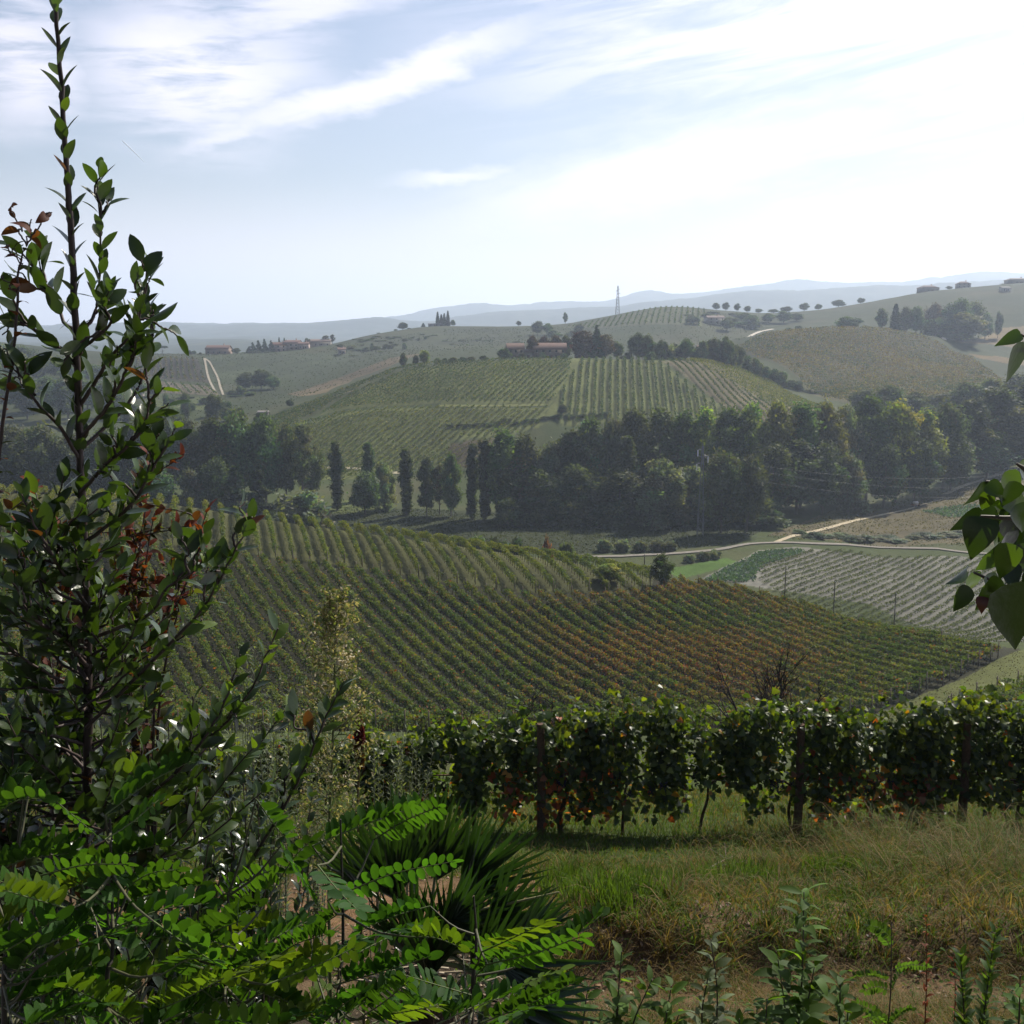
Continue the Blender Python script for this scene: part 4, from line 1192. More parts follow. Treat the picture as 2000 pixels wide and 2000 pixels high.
belt([(-20 + 23 * i, 700 + (i * 53 % 90), 664 + 5 * i + (i * 29 % 17), 46, ('broad0', 'broad1', 'olive')[i % 3]) for i in range(11)] + [(10 + 40 * i, 600 - (i * 31 % 60), 735 + (i * 23 % 20), 60, ('broad0', 'broad1')[i % 2]) for i in range(6)],
     'on the far left wooded slope', 'trees on the left wooded slope')


def rough_grass():
    """tussocks and weeds on the open land of the valley and slopes"""
    rng = np.random.default_rng(77)
    for lab, pts, y0, y1, n, size, c0, c1 in [
        ('rough dry grass of the sloping meadow at right', [(1490, 1050), (1620, 1000), (1900, 935), (2090, 870), (2090, 1075), (1900, 1066)], 200, 430, 15000, .45, (.05, .055, .02), (.13, .105, .05)),
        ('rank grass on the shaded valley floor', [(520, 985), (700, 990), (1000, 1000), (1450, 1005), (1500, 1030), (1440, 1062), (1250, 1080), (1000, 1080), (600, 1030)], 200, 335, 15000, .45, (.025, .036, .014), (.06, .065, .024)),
        ('tussocky grass on the slopes left of the middle hill', [(250, 690), (560, 690), (820, 650), (900, 690), (700, 735), (560, 790), (400, 850), (250, 850)], 500, 1000, 7000, .8, (.024, .034, .015), (.042, .046, .02)),
        ('tussocky grass on the slope below the far ridge', [(860, 642), (1200, 620), (1500, 616), (1500, 660), (1300, 690), (900, 690)], 640, 1060, 6000, .9, (.024, .034, .016), (.04, .045, .021)),
        ('grass of the lane beside the near spur', [(1640, 1420), (1720, 1390), (1880, 1326), (2000, 1268), (2090, 1265), (2090, 1345), (1880, 1382), (1800, 1420), (1660, 1425)], 82, 150, 3500, .14, (.05, .062, .016), (.095, .088, .03))]:
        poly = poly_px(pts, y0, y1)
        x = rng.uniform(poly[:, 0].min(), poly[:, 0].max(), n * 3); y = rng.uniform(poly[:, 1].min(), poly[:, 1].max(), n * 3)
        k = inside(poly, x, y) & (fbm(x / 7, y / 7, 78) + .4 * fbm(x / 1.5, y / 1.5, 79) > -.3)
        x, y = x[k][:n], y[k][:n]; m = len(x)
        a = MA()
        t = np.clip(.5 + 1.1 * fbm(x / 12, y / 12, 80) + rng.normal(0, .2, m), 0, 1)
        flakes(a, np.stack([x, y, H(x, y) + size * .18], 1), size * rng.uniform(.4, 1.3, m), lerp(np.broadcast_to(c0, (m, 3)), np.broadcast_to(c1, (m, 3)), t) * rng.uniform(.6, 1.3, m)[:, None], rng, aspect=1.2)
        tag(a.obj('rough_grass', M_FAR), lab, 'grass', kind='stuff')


rough_grass()


# ------------------------------------------------------------------ buildings
WALLC, ROOFC = (0.30, 0.26, 0.21), (0.20, 0.10, 0.07)


def house(px, Y, base, wpx, wall_h, roof_h, depth, label, rot=0.0, wall=WALLC, roof=ROOFC, wins=3, name='house', hip=False, cat='house', dz=0.0, chim=True):
    g = P(px, base, Y)
    z = float(H(g[0], Y)) - 0.3 + dz
    W = wpx / FPX * Y
    wall = tuple(.58 * q for q in wall); roof = tuple(.40 * q + .018 for q in roof)
    r = empty(name, (g[0], Y, z), label, cat)
    r.rotation_euler = (0, 0, rot)
    a = MA(); box(a, -W / 2, W / 2, -depth / 2, depth / 2, -1.5, wall_h, wall)
    # gable ends
    if not hip:
        for s in (-1, 1):
            x0 = s * (W / 2 - .002)
            a.add([(x0, -depth / 2, wall_h), (x0, depth / 2, wall_h), (x0, 0, wall_h + roof_h * .94)], [(0, 1, 2)], wall)
    a.obj('wall', M_WALL, r)
    a = MA(); e = 0.5; t = 0.22
    hx = W / 2 + e; hy = depth / 2 + e; k = W / 2 - depth * .35 if hip else hx
    zt = wall_h + roof_h; zb = wall_h - 0.15
    v = [(-hx, -hy, zb), (hx, -hy, zb), (k, 0, zt), (-k, 0, zt), (-hx, hy, zb), (hx, hy, zb)]
    v2 = [(x, y, z_ + t) for x, y, z_ in v]
    a.add(v + v2, [(6, 7, 8, 9), (9, 8, 11, 10), (0, 3, 2, 1), (3, 4, 5, 2), (0, 1, 7, 6), (5, 4, 10, 11)], roof)
    if hip:
        a.add([v2[1], v2[5], v2[2]], [(0, 1, 2)], roof); a.add([v2[4], v2[0], v2[3]], [(0, 1, 2)], roof)
        a.add([v[1], v[5], v2[5], v2[1]], [(0, 1, 2, 3)], roof); a.add([v[4], v[0], v2[0], v2[4]], [(0, 1, 2, 3)], roof)
    else:
        a.add([v[1], v[2], v[5], v2[5], v2[2], v2[1]], [(0, 1, 4, 5), (1, 2, 3, 4)], roof)
        a.add([v[0], v[3], v[4], v2[4], v2[3], v2[0]], [(1, 0, 5, 4), (2, 1, 4, 3)], roof)
    rf = a.obj('roof', M_ROOF, r)
    if chim:
        a = MA(); box(a, -.4, .4, -.4, .4, -.8, 1.6, (.35, .25, .2)); box(a, -.52, .52, -.52, .52, 1.6, 1.8, (.3, .2, .16))
        c = a.obj('chimney', M_WALL, rf); c.location = (W * .22, depth * .12, zt - .25)
    for i in range(wins):
        x = (i + .5) / wins * W - W / 2
        for lev in range(2 if wall_h > 4.5 else 1):
            a = MA(); zz = 1.0 + lev * 2.8
            box(a, x - .5, x + .5, -depth / 2 - .03, -depth / 2 + .1, zz, zz + 1.4, (.035, .035, .04))
            f = a.obj('window', M_WALL, r)
            a = MA(); box(a, x - .65, x + .65, -depth / 2 - .09, -depth / 2 + .05, zz - .14, zz - .01, (.4, .37, .33))
            a.obj('sill', M_WALL, f)
    a = MA(); box(a, -.55 + W * .06, .55 + W * .06, -depth / 2 - .04, -depth / 2 + .1, .3, 2.4, (.1, .06, .04))
    a.obj('door', M_WALL, r)
    return r


house(1006, 528, 697, 31, 5.6, 2.6, 9, 'farmhouse with a dull red roof, left one of the farm on the middle hill', .1, (.26, .21, .18), (.26, .15, .11), 3, 'farmhouse', chim=False)
house(1031, 529, 698, 16, 4.0, 1.2, 6, 'small pale outbuilding between the farmhouse and the long barn', .05, (.40, .36, .31), (.30, .19, .15), 1, 'outbuilding', cat='building', chim=False)
house(1073, 531, 697, 62, 5.2, 3.0, 10, 'long red-roofed barn in the middle of the hilltop farm', .02, (.30, .24, .20), (.27, .15, .11), 5, 'barn', cat='barn', chim=False)
house(1145, 540, 690, 44, 5.0, 2.4, 9, 'brown-roofed farm building half hidden by rusty trees', -.1, (.30, .23, .19), (.24, .13, .10), 4, 'barn', cat='barn')
house(1385, 530, 672, 44, 6.0, 2.6, 9, 'brick house with a broad red roof behind trees on the middle hill', .1, (.33, .24, .19), (.30, .14, .09), 4)
house(1395, 930, 648, 34, 5.0, 2.2, 10, 'pale house among trees below the far ridge', .2, (.55, .50, .46), (.36, .26, .22), 3)
house(1812, 1100, 574, 34, 4.2, 2.4, 12, 'long dark house on the far skyline, left of two', .1, (.24, .21, .20), (.26, .17, .14), 4, hip=True)
house(1880, 1102, 569, 24, 4.6, 2.4, 11, 'squarer house on the far skyline, right of two', -.2, (.36, .32, .30), (.30, .20, .17), 3, hip=True)
house(1985, 1100, 566, 40, 4, 1.8, 11, 'flat-roofed house at the right end of the far skyline', .05, (.36, .33, .30), (.40, .33, .29), 4, hip=True)
house(1962, 1000, 574, 16, 3.5, 1.0, 7, 'small pale shed below the house at the right end of the skyline', .0, (.55, .53, .5), (.6, .58, .55), 2, 'shed', cat='shed', chim=False)
house(1826, 790, 622, 44, 5.0, 2.6, 10, 'red-roofed house among trees on the rounded hill', .15, (.40, .34, .29), (.28, .15, .11), 4)
house(428, 905, 695, 44, 4.5, 3.0, 12, 'long low house with a red roof, left one of the far village', -.05, (.38, .28, .22), (.27, .13, .09), 4)
house(545, 903, 682, 30, 5.5, 2.4, 10, 'pink house with a red roof right of the dark firs', .1, (.50, .38, .32), (.32, .16, .11), 3)
house(572, 905, 679, 30, 6.0, 2.4, 10, 'tallest pink house in the middle of the far village', -.1, (.50, .38, .32), (.33, .17, .12), 3)
house(594, 900, 686, 20, 4.0, 1.8, 8, 'small pink house at the right end of the far village', .0, (.52, .40, .34), (.32, .17, .12), 2)
house(624, 918, 675, 44, 4.0, 2.0, 10, 'long cream house with a pale roof beside a rounded tree', .05, (.55, .48, .40), (.40, .28, .21), 4)
house(668, 845, 706, 14, 3.5, 1.6, 7, 'little pale cottage in the gardens below the village', .2, (.55, .47, .40), (.36, .2, .14), 2)
house(267, 640, 758, 20, 3, 1.0, 6, 'little tin-roofed shed in the left hollow', -.2, (.30, .27, .24), (.55, .55, .56), 1, 'shed', cat='shed', chim=False)
house(514, 500, 792, 18, 2.4, .5, 4, 'small pale-roofed shelter in the vines of the left hollow', .05, (.14, .13, .12), (.55, .50, .46), 1, 'shed', cat='shed', chim=False)
house(1057, 226, 1084, 46, 3.2, 1.9, 7, 'house showing only its orange tiled roof over the vineyard crest', -.08, (.50, .40, .32), (.42, .16, .085), 3, dz=-1.2)
house(848, 1044, 632, 22, 2.5, .6, 6, 'low dark chapel wall beside the skyline cypresses', 0, (.22, .2, .19), (.24, .2, .18), 2, 'outbuilding', cat='building', chim=False)


# ------------------------------------------------------------------ pylons, poles, wires, trailer
def lattice(name, px, Y, top, label, w0, w1, arms, ins=False):
    g = ray(px, top); x = g[0] / g[1] * Y
    z = float(H(x, Y)); h = P(px, top, Y)[2] - z
    r = empty(name, (x, Y, z), label, 'pylon')
    def wd(t): return w0 * (1 - t) + w1 * t
    for sx, sy in ((-1, -1), (1, -1), (1, 1), (-1, 1)):
        a = MA(); tube(a, [(sx * wd(0), sy * wd(0), -.3), (sx * w1, sy * w1, h * .97)], w0 * .09, 4, (.14, .15, .16)); a.obj('leg', M_METAL, r)
    a = MA(); n = 9
    for i in range(n):
        t0, t1 = i / n * .97, (i + 1) / n * .97
        c0 = [(sx * wd(t0), sy * wd(t0), t0 * h) for sx, sy in ((-1, -1), (1, -1), (1, 1), (-1, 1))]
        c1 = [(sx * wd(t1), sy * wd(t1), t1 * h) for sx, sy in ((-1, -1), (1, -1), (1, 1), (-1, 1))]
        for k in range(4):
            tube(a, [c0[k], c1[(k + 1) % 4]], w0 * .05, 3, (.14, .15, .16), cap=False); tube(a, [c0[(k + 1) % 4], c1[k]], w0 * .05, 3, (.14, .15, .16), cap=False)
    a.obj('lattice_bracing', M_METAL, r)
    a = MA(); tube(a, [(0, 0, h * .95), (0, 0, h)], w1 * .5, 5, (.14, .15, .16)); a.obj('mast_tip', M_METAL, r)
    tips = []
    for (t, s, L) in arms:
        a = MA(); tube(a, [(0, 0, t * h), (s * L, 0, t * h + .1)], w0 * .08, 4, (.14, .15, .16)); tube(a, [(0, 0, t * h + L * .35), (s * L, 0, t * h + .1)], w0 * .05, 4, (.14, .15, .16))
        ar = a.obj('crossarm', M_METAL, r)
        a = MA()
        for q in range(9):
            tube(a, [(s * L, 0, t * h - .05 - q * .19), (s * L, 0, t * h - .2 - q * .19)], .15, 8, (.75, .76, .78))
        a.obj('insulator', M_METAL, ar)
        tips.append(np.array((x + s * L, Y, z + t * h - 1.8)))
    return tips


tips = lattice('lattice_pylon', 1373, 284, 866, 'grey lattice pylon with white insulators against the main wood', 0.85, .18, [(.93, -1, 1.3), (.86, 1, 1.5), (.78, -1, 1.5)])
lattice('lattice_pylon', 1207, 1048, 557, 'thin lattice pylon on the skyline of the far ridge', 1.9, .35, [(.80, -1, 2.2), (.72, 1, 2.4), (.86, 1, 2.0)])
for i, tp in enumerate(tips):
    e = P(2150, 905 + 22 * i, 330)
    pts = np.linspace(tp, e, 24); pts[:, 2] -= 5.5 * np.sin(np.linspace(0, pi, 24))
    a = MA(); tube(a, pts, 0.008, 4, (.22, .23, .25)); tag(a.obj('power_line', M_METAL), ('topmost', 'middle', 'lowest')[i] + ' thin wire running right from the lattice pylon', 'wire', 'wires from the lattice pylon')

for px, base, top, Y, lab in [(1535, 1152, 1106, 163, 'dark wooden pole at the left of three along the striped field'), (1631, 1192, 1132, 156, 'dark wooden pole in the middle of three along the striped field'),
                              (1750, 1205, 1155, 158, 'dark wooden pole at the right of three along the striped field'), (1259, 1120, 1083, 170, 'wooden pole just left of the dark round tree'), (1306, 1078, 1058, 262, 'small wooden pole by the gravel road')]:
    g = ray(px, top); x = g[0] / g[1] * Y; z = float(H(x, Y)); h = P(px, top, Y)[2] - z
    a = MA(); tube(a, [(0, 0, -.3), (.02, 0, h * .5), (0, 0, h)], np.array((.095, .085, .07)), 8, (.09, .075, .06)); ob = a.obj('wooden_pole', M_BARK); ob.location = (x, Y, z)
    tag(ob, lab, 'pole', 'wooden poles on the valley floor')
    a = MA(); tube(a, [(0, -.1, h - .25), (0, -.22, h - .25)], .05, 6, (.5, .5, .5)); a.obj('bracket', M_METAL, ob)

# small rusty trailer in the meadow
g = ground(1788, 990, 250, 420)
r = empty('farm_trailer', g, 'small rusty farm trailer with a white tank parked in the meadow', 'trailer')
r.rotation_euler = (0, 0, .35)
a = MA(); box(a, -1.3, 1.3, -.8, .8, .55, .7, (.28, .14, .06)); box(a, -1.3, -1.22, -.8, .8, .7, 1.0, (.30, .15, .06)); box(a, 1.22, 1.3, -.8, .8, .7, 1.0, (.30, .15, .06)); a.obj('bed', M_WALL, r)
a = MA(); pts = np.array([(-.75, 0, 1.25), (-.7, 0, 1.25), (.7, 0, 1.25), (.75, 0, 1.25)]); tube(a, pts, np.array((.35, .6, .6, .35)), 14, (.62, .55, .50)); a.add([(-.75, .35 * cos(q), 1.25 + .35 * sin(q)) for q in np.linspace(0, 2 * pi, 14, endpoint=False)], [tuple(range(14))], (.62, .55, .5)); a.obj('tank', M_METAL, r)
for sx in (-.6, .6):
    for sy in (-.85, .85):
        a = MA(); tube(a, [(sx, sy - .1, .4), (sx, sy + .1, .4)], .4, 14, (.03, .03, .03)); a.add([(sx + .4 * cos(q), sy - .1, .4 + .4 * sin(q)) for q in np.linspace(0, 2 * pi, 14, endpoint=False)], [tuple(range(14))], (.03, .03, .03)); w_ = a.obj('wheel', M_STEM, r)
        a = MA(); tube(a, [(sx, sy - .13, .4), (sx, sy + .13, .4)], .17, 8, (.4, .2, .1)); a.obj('rim', M_METAL, w_)
a = MA(); tube(a, [(-1.3, 0, .6), (-2.3, 0, .45)], .06, 5, (.25, .12, .05)); a.obj('drawbar', M_METAL, r)

# a thin vapour trail far up in the left sky
p0, p1 = P(239, 275, 9000), P(284, 318, 9000)
a = MA(); tube(a, [p0, p0 * .4 + p1 * .6, p1], np.array((5.5, 4.5, 1.0)), 6, (.9, .9, .9)); tag(a.obj('vapour_trail', M_WALL), 'thin white vapour trail slanting down in the left sky', 'vapour trail')

# ------------------------------------------------------------------ the near vine row
SHAPES['grape'] = ((0, .05, .2, .34, .48, .62, .78, 1), (.5, .98, .72, 1, .62, .66, .34, .02))
TOPX = [-400, 0, 450, 700, 850, 950, 1030, 1110, 1230, 1330, 1400, 1500, 1560, 1700, 1770, 1850, 1960, 2300]
TOPY = [1460, 1450, 1462, 1455, 1428, 1422, 1380, 1398, 1378, 1406, 1392, 1372, 1384, 1392, 1402, 1376, 1386, 1386]


def icos(r=1.0):
    t = (1 + 5 ** .5) / 2
    v = norm(np.array([(-1, t, 0), (1, t, 0), (-1, -t, 0), (1, -t, 0), (0, -1, t), (0, 1, t), (0, -1, -t), (0, 1, -t), (t, 0, -1), (t, 0, 1), (-t, 0, -1), (-t, 0, 1)], float)) * r
    f = [(0, 11, 5), (0, 5, 1), (0, 1, 7), (0, 7, 10), (0, 10, 11), (1, 5, 9), (5, 11, 4), (11, 10, 2), (10, 7, 6), (7, 1, 8), (3, 9, 4), (3, 4, 2), (3, 2, 6), (3, 6, 8), (3, 8, 9), (4, 9, 5), (2, 4, 11), (6, 2, 10), (8, 6, 7), (9, 8, 1)]
    return v, np.array(f)


def grape_mesh(rng):
    a = MA(); v, f = icos()
    for i in range(46):
        t = rng.random(); r = .045 * (1 - t * .75) + .006
        an = rng.uniform(0, 2 * pi)
        c = np.array((r * cos(an), r * sin(an), -.19 * t))
        a.add(v * .0105 + c, f, np.array((.018, .014, .035)) * rng.uniform(.7, 1.6))
    tube(a, [(0, 0, .05), (0, 0, -.05)], .004, 4, (.08, .09, .03))
    return a.mesh('grape_bunch', M_STEM, True)


def rnd_unit(rng, n):
    return norm(rng.normal(size=(n, 3)))


def near_vines():
    rng = np.random.default_rng(301)
    gm = [grape_mesh(rng) for _ in range(3)]
    Y = 13.2
    xs = np.arange(-7.6, 8.2, 1.02)
    labs = []
    for i, x0 in enumerate(xs):
        x0 = x0 + rng.uniform(-.2, .2); y0 = Y + rng.uniform(-.05, .05)
        z0 = float(H(x0, y0))
        px = x0 / y0 * FPX * 0.985 + 1000
        pxi = 1000 + x0 / y0 * FPX * (cos(PITCH) - .2 * sin(PITCH))
        ztop = P(1000, np.interp(pxi, TOPX, TOPY), Y)[2] - z0
        red = 1030 < pxi < 1200 or 1660 < pxi < 1760
        yel = pxi > 1780 or 480 < pxi < 640
        n_ = int(1800 * (1.0 if pxi > 350 else .5))
        root = empty('grapevine', (x0, y0, z0), None, 'grapevine', 'grapevines of the near row')
        lk = 'reddening' if red else ('yellow-green' if yel else 'dark green')
        root['label'] = '%s grapevine in the near row, %s from the left end of the row' % (lk, ORD[i])
        # trunk: twisted, with two canes along the wire
        a = MA()
        hk = rng.uniform(.55, .75)
        tr = curve_pts([(0, 0, -.12), (rng.normal() * .05, rng.normal() * .05, hk * .35), (rng.normal() * .06, 0, hk * .7), (rng.normal() * .07, 0, hk)], 8)
        tube(a, tr, np.linspace(.034, .02, 8) * rng.uniform(.7, 1.5), 7, (.085, .06, .042))
        for s in (-1, 1):
            tube(a, curve_pts([tr[-1], tr[-1] + (s * .2, rng.normal() * .03, .12), tr[-1] + (s * .55, rng.normal() * .03, .16)], 6), np.linspace(.02, .009, 6), 5, (.10, .065, .045))
        for k in range(7):
            b0 = np.array((rng.uniform(-.5, .5), rng.normal() * .05, hk + .12))
            tube(a, curve_pts([b0, b0 + (rng.normal() * .08, rng.normal() * .08, .5), b0 + (rng.normal() * .15, rng.normal() * .12, ztop - hk - .15)], 6), np.linspace(.006, .003, 6), 4, (.11, .075, .04))
        a.obj('trunk', M_BARK, root)
        # foliage: leaves hung on upright shoots, denser at the top
        a = MA()
        nsh = 46
        shx = rng.uniform(-.78, .78, nsh); shtop = rng.normal(0, .10, nsh); shy = rng.normal(0, .10, nsh)
        which = rng.integers(0, nsh, n_)
        low = .34 - (.20 if red else 0)
        q = rng.random(n_)
        zz = low + (ztop - low) * q ** .80
        env = (1.0 + .10 * fbm(shx * 3 + x0 * 3, np.full(nsh, 2.0), 9) + rng.normal(0, .045, nsh))[which]
        zz = zz * env + np.clip(q - .55, 0, 1) * shtop[which] * 2.0
        pos = np.stack([shx[which] + rng.normal(0, .06, n_), shy[which] + rng.normal(0, .09, n_) * (1.2 - .4 * q), zz], 1)
        # a few gaps
        keep = fbm(pos[:, 0] * 2.2 + x0 * 2.2, pos[:, 2] * 2.2, 19, 2) > -.66 + .42 * (pos[:, 2] < .72)
        pos, zz = pos[keep], zz[keep]; n_ = len(pos)
        out_ = np.stack([rng.normal(0, .6, n_), np.sign(pos[:, 1] + rng.normal(0, .06, n_)) * rng.uniform(.3, 1, n_), rng.uniform(-.9, .25, n_)], 1)
        nn = np.stack([rng.normal(0, .55, n_), np.sign(out_[:, 1]) * rng.uniform(.2, 1, n_), rng.uniform(.1, 1.0, n_)], 1)
        L = rng.uniform(.065, .118, n_)
        c = np.array((.034, .060, .014))[None] * rng.uniform(.6, 1.4, n_)[:, None]
        yl = (rng.random(n_) < (.46 if yel else .34))
        c = np.where(yl[:, None], np.array((.095, .125, .016)) * rng.uniform(.6, 1.3, n_)[:, None], c)
        rb = rng.random(n_) < np.where(zz < 1.0, .45 if red else .04, .015)
        rc = np.array([(.34, .075, .02), (.22, .045, .018), (.34, .17, .025), (.16, .06, .025)])[rng.integers(0, 4, n_)]
        c = np.where(rb[:, None], rc * rng.uniform(.7, 1.2, n_)[:, None], c)
        leaves(a, pos, out_, nn, L, L * rng.uniform(.8, 1.05, n_), c, 'grape', rng.uniform(-.1, .45, n_), rng.uniform(-.1, .7, n_))
        a.obj('foliage', M_VINE, root)
        for k in range(rng.integers(2, 6)):
            g = bpy.data.objects.new('grape_bunch', gm[k % 3]); COL.objects.link(g); g.parent = root
            g.location = (rng.uniform(-.5, .5), -.1 + rng.normal() * .08, hk + rng.uniform(-.02, .28)); g.rotation_euler = (0, 0, rng.uniform(0, 6))
    for px, lab in [(700, 'weathered post behind the fan palm'), (1058, 'thick reddish post with vine leaves around it'), (1575, 'dark stout post at the middle of the right half'), (1905, 'grey post near the right end, half hidden in grass')]:
        x = (px - 1000) / FPX * 1.035 * 13.05
        z = float(H(x, 13.05))
        a = MA(); h = 1.55
        tube(a, [(0, 0, -.3), (.01, 0, .6), (-.01, 0, h)], np.array((.062, .058, .05)), 9, (.105, .07, .05)); o = a.obj('vineyard_post', M_BARK, smooth=True); o.location = (x, 13.05, z)
        tag(o, lab + ' of the near vine row', 'post', 'posts of the near vine row')
    for i, hh in enumerate((.75, 1.25)):
        xx = np.linspace(-8, 8.5, 40)
        a = MA(); tube(a, np.stack([xx, np.full(40, 13.15), H(xx, np.full(40, 13.15)) * .0 + np.linspace(H(-8., 13.15), H(8.5, 13.15), 40) + hh], 1), .0025, 4, (.25, .25, .26)); tag(a.obj('trellis_wire', M_METAL), ('lower', 'upper')[i] + ' wire strung along the near vine row', 'wire', 'trellis wires of the near row')


near_vines()

# ------------------------------------------------------------------ grass
def blades(a, x, y, h, wd, lean, col, rng, zoff=-.01):
    n = len(x)
    z = H(x, y) + zoff
    an = rng.uniform(0, 2 * pi, n)
    ld = np.stack([np.cos(an), np.sin(an)], 1) * (lean * h)[:, None]
    fa = rng.uniform(0, 2 * pi, n)
    s = np.stack([np.cos(fa), np.sin(fa), np.zeros(n)], 1) * (wd * .5)[:, None]
    b = np.stack([x, y, z], 1)
    m1 = b + np.column_stack([ld * .25, h * .45]); m2 = b + np.column_stack([ld * .62, h * .8]); tp = b + np.column_stack([ld * 1.15, h * (1 - .25 * np.clip(lean, 0, 1.6))])
    V = np.stack([b - s, b + s, m1 - s * .9, m1 + s * .9, m2 - s * .6, m2 + s * .6, tp], 1)
    F4 = (np.arange(n)[:, None, None] * 7 + np.array([(0, 1, 3, 2), (2, 3, 5, 4)])[None]).reshape(-1, 4)
    F3 = np.arange(n)[:, None] * 7 + np.array([(4, 5, 6)])
    C = np.repeat(col[:, None], 7, 1).reshape(-1, 3)
    a.add(V.reshape(-1, 3), F4, C)
    a.v.append(np.zeros((0, 3), np.float32)); a.c.append(np.zeros((0, 3), np.float32))
    a.f.append(F3 + a.n - n * 7); a.mi.append(np.zeros(n, np.int32))


def grass():
    rng = np.random.default_rng(401)
    GC, DC = np.array((.055, .094, .015)), np.array((.15, .108, .046))

    def tint(n, dry):
        t = (rng.random(n) < dry)[:, None]
        return np.where(t, DC * rng.uniform(.55, 1.35, n)[:, None], GC * rng.uniform(.55, 1.4, n)[:, None] * np.array((1, 1, 1)))
    a, d = MA(), MA()
    # mown turf of the headland and under the vines
    n = 70000
    y = rng.uniform(10.0, 18.5, n); x = rng.uniform(-.55, .56, n) * y
    k = fbm(x / 1.2, y / 1.2, 61) + .5 * fbm(x / .3, y / .3, 62) > -.35 - .25 * np.clip(y - 11, 0, 1)
    x, y = x[k], y[k]; n = len(x)
    long_ = np.clip((y - 12.4) / .5, 0, 1)
    h = rng.uniform(.04, .10, n) * (1 + 1.3 * long_ * rng.random(n))
    dry = np.clip(.20 + .5 * fbm(x / 1.1, y / 1.1, 63) + .15 * long_, .06, .7)
    c = np.where((rng.random(n) < dry)[:, None], DC * rng.uniform(.55, 1.25, n)[:, None], GC * rng.uniform(.6, 1.45, n)[:, None])
    blades(a, x, y, h, rng.uniform(.005, .011, n), rng.uniform(.2, 1.1, n), c, rng)
    # rough sward on the shelf above the cut bank, right half: tussocks of mixed green and straw
    nt = 1250
    ty = 7.35 + 3.7 * rng.random(nt) + .18 * fbm(np.arange(nt) * .37, np.zeros(nt), 72); tx = rng.uniform(.0, .56, nt) * ty + rng.normal(0, .15, nt)
    k = (fbm(tx / .8, ty / .8, 64) + .4 * rng.normal(size=nt) > -.42) & (rng.random(nt) > 1.1 * sandy(tx, ty))
    tx, ty = tx[k], ty[k]; nt = len(tx)
    td = np.clip(.56 - .85 * fbm(tx / .7, ty / .7, 66) + rng.normal(0, .22, nt), .03, .95)
    th = rng.uniform(.05, .21, nt) * (1 + .5 * fbm(tx / .5, ty / .5, 71))
    per = rng.integers(12, 42, nt)
    w_ = np.repeat(np.arange(nt), per); n = len(w_)
    rr = rng.uniform(.02, .10, nt)[w_]
    x = tx[w_] + rng.normal(0, 1, n) * rr; y = ty[w_] + rng.normal(0, 1, n) * rr
    dryk = (rng.random(n) < td[w_])[:, None]
    c = np.where(dryk, DC * rng.uniform(.5, 1.5, n)[:, None], GC * rng.uniform(.5, 1.5, n)[:, None])
    blades(d, x, y, th[w_] * rng.uniform(.5, 1.3, n), rng.uniform(.004, .011, n), rng.uniform(.2, 1.6, n), c, rng)
    # small broad-leaved weeds between the tussocks
    n = 5200
    y = rng.uniform(4.6, 11.5, n); x = rng.uniform(.03, .56, n) * y
    k = fbm(x / .35, y / .35, 73) > .05
    x, y = x[k], y[k]; n = len(x)
    L = rng.uniform(.018, .05, n)
    leaves(a, np.stack([x, y, H(x, y) + rng.uniform(0, .05, n)], 1), np.column_stack([rng.normal(size=(n, 2)), rng.uniform(.2, 1.2, n)]), np.column_stack([rng.normal(0, .6, (n, 2)), np.ones(n)]), L, L * rng.uniform(.35, .7, n), np.array((.045, .085, .016)) * rng.uniform(.5, 1.5, n)[:, None], 'oval', .2, .3)
    # tall arching grass at the right
    n = 13000
    y = rng.uniform(8.6, 12.7, n); x = y * (.16 + .42 * rng.random(n) ** .7)
    k = fbm(x / .5, y / .5, 67) > -.05
    x, y = x[k], y[k]; n = len(x)
    blades(d, x, y, rng.uniform(.22, .55, n) * np.clip((x - 1) / 3, .5, 1), rng.uniform(.004, .009, n), rng.uniform(.5, 1.9, n), tint(n, .5), rng)
    # upright green tufts along the edge of the shelf
    for px, py in [(1110, 1760), (1140, 1765), (1165, 1750), (1190, 1768), (1225, 1755), (1265, 1762), (1290, 1745), (1310, 1752), (1345, 1740), (1385, 1735), (1440, 1725), (1480, 1730), (1600, 1715), (1640, 1710), (1680, 1716), (1715, 1712), (1750, 1700), (1820, 1690), (1870, 1700), (1930, 1690), (1100, 1730), (1245, 1735), (1075, 1752), (1200, 1790)]:
        g = ground(px, py, 7, 14)
        n = 190
        x = g[0] + rng.normal(0, .10, n); y = g[1] + rng.normal(0, .10, n)
        blades(a, x, y, rng.uniform(.14, .34, n), rng.uniform(.006, .013, n), rng.uniform(.05, .55, n), GC * rng.uniform(.6, 1.5, n)[:, None], rng)
    # thin straw and weeds on the cut bank and below it
    n = 46000
    y = rng.uniform(4.2, 7.5, n); x = rng.uniform(.0, .56, n) * y
    k = fbm(x / .5, y / .5, 68) + .4 * fbm(x / .15, y / .15, 69) > -.12
    x, y = x[k], y[k]; n = len(x)
    blades(d, x, y, rng.uniform(.03, .16, n), rng.uniform(.003, .006, n), rng.uniform(.6, 2.2, n), tint(n, .72), rng)
    # straw lying on the sandy strip to the left
    n = 9000
    y = rng.uniform(6.0, 10.4, n); x = rng.uniform(-.5, .06, n) * y
    k = fbm(x / .5, y / .5, 70) > .02
    x, y = x[k], y[k]; n = len(x)
    blades(d, x, y, rng.uniform(.03, .10, n), rng.uniform(.003, .006, n), rng.uniform(.8, 2.2, n), tint(n, .8), rng)
    # dead leaves and clods strewn over the bank
    n = 4200
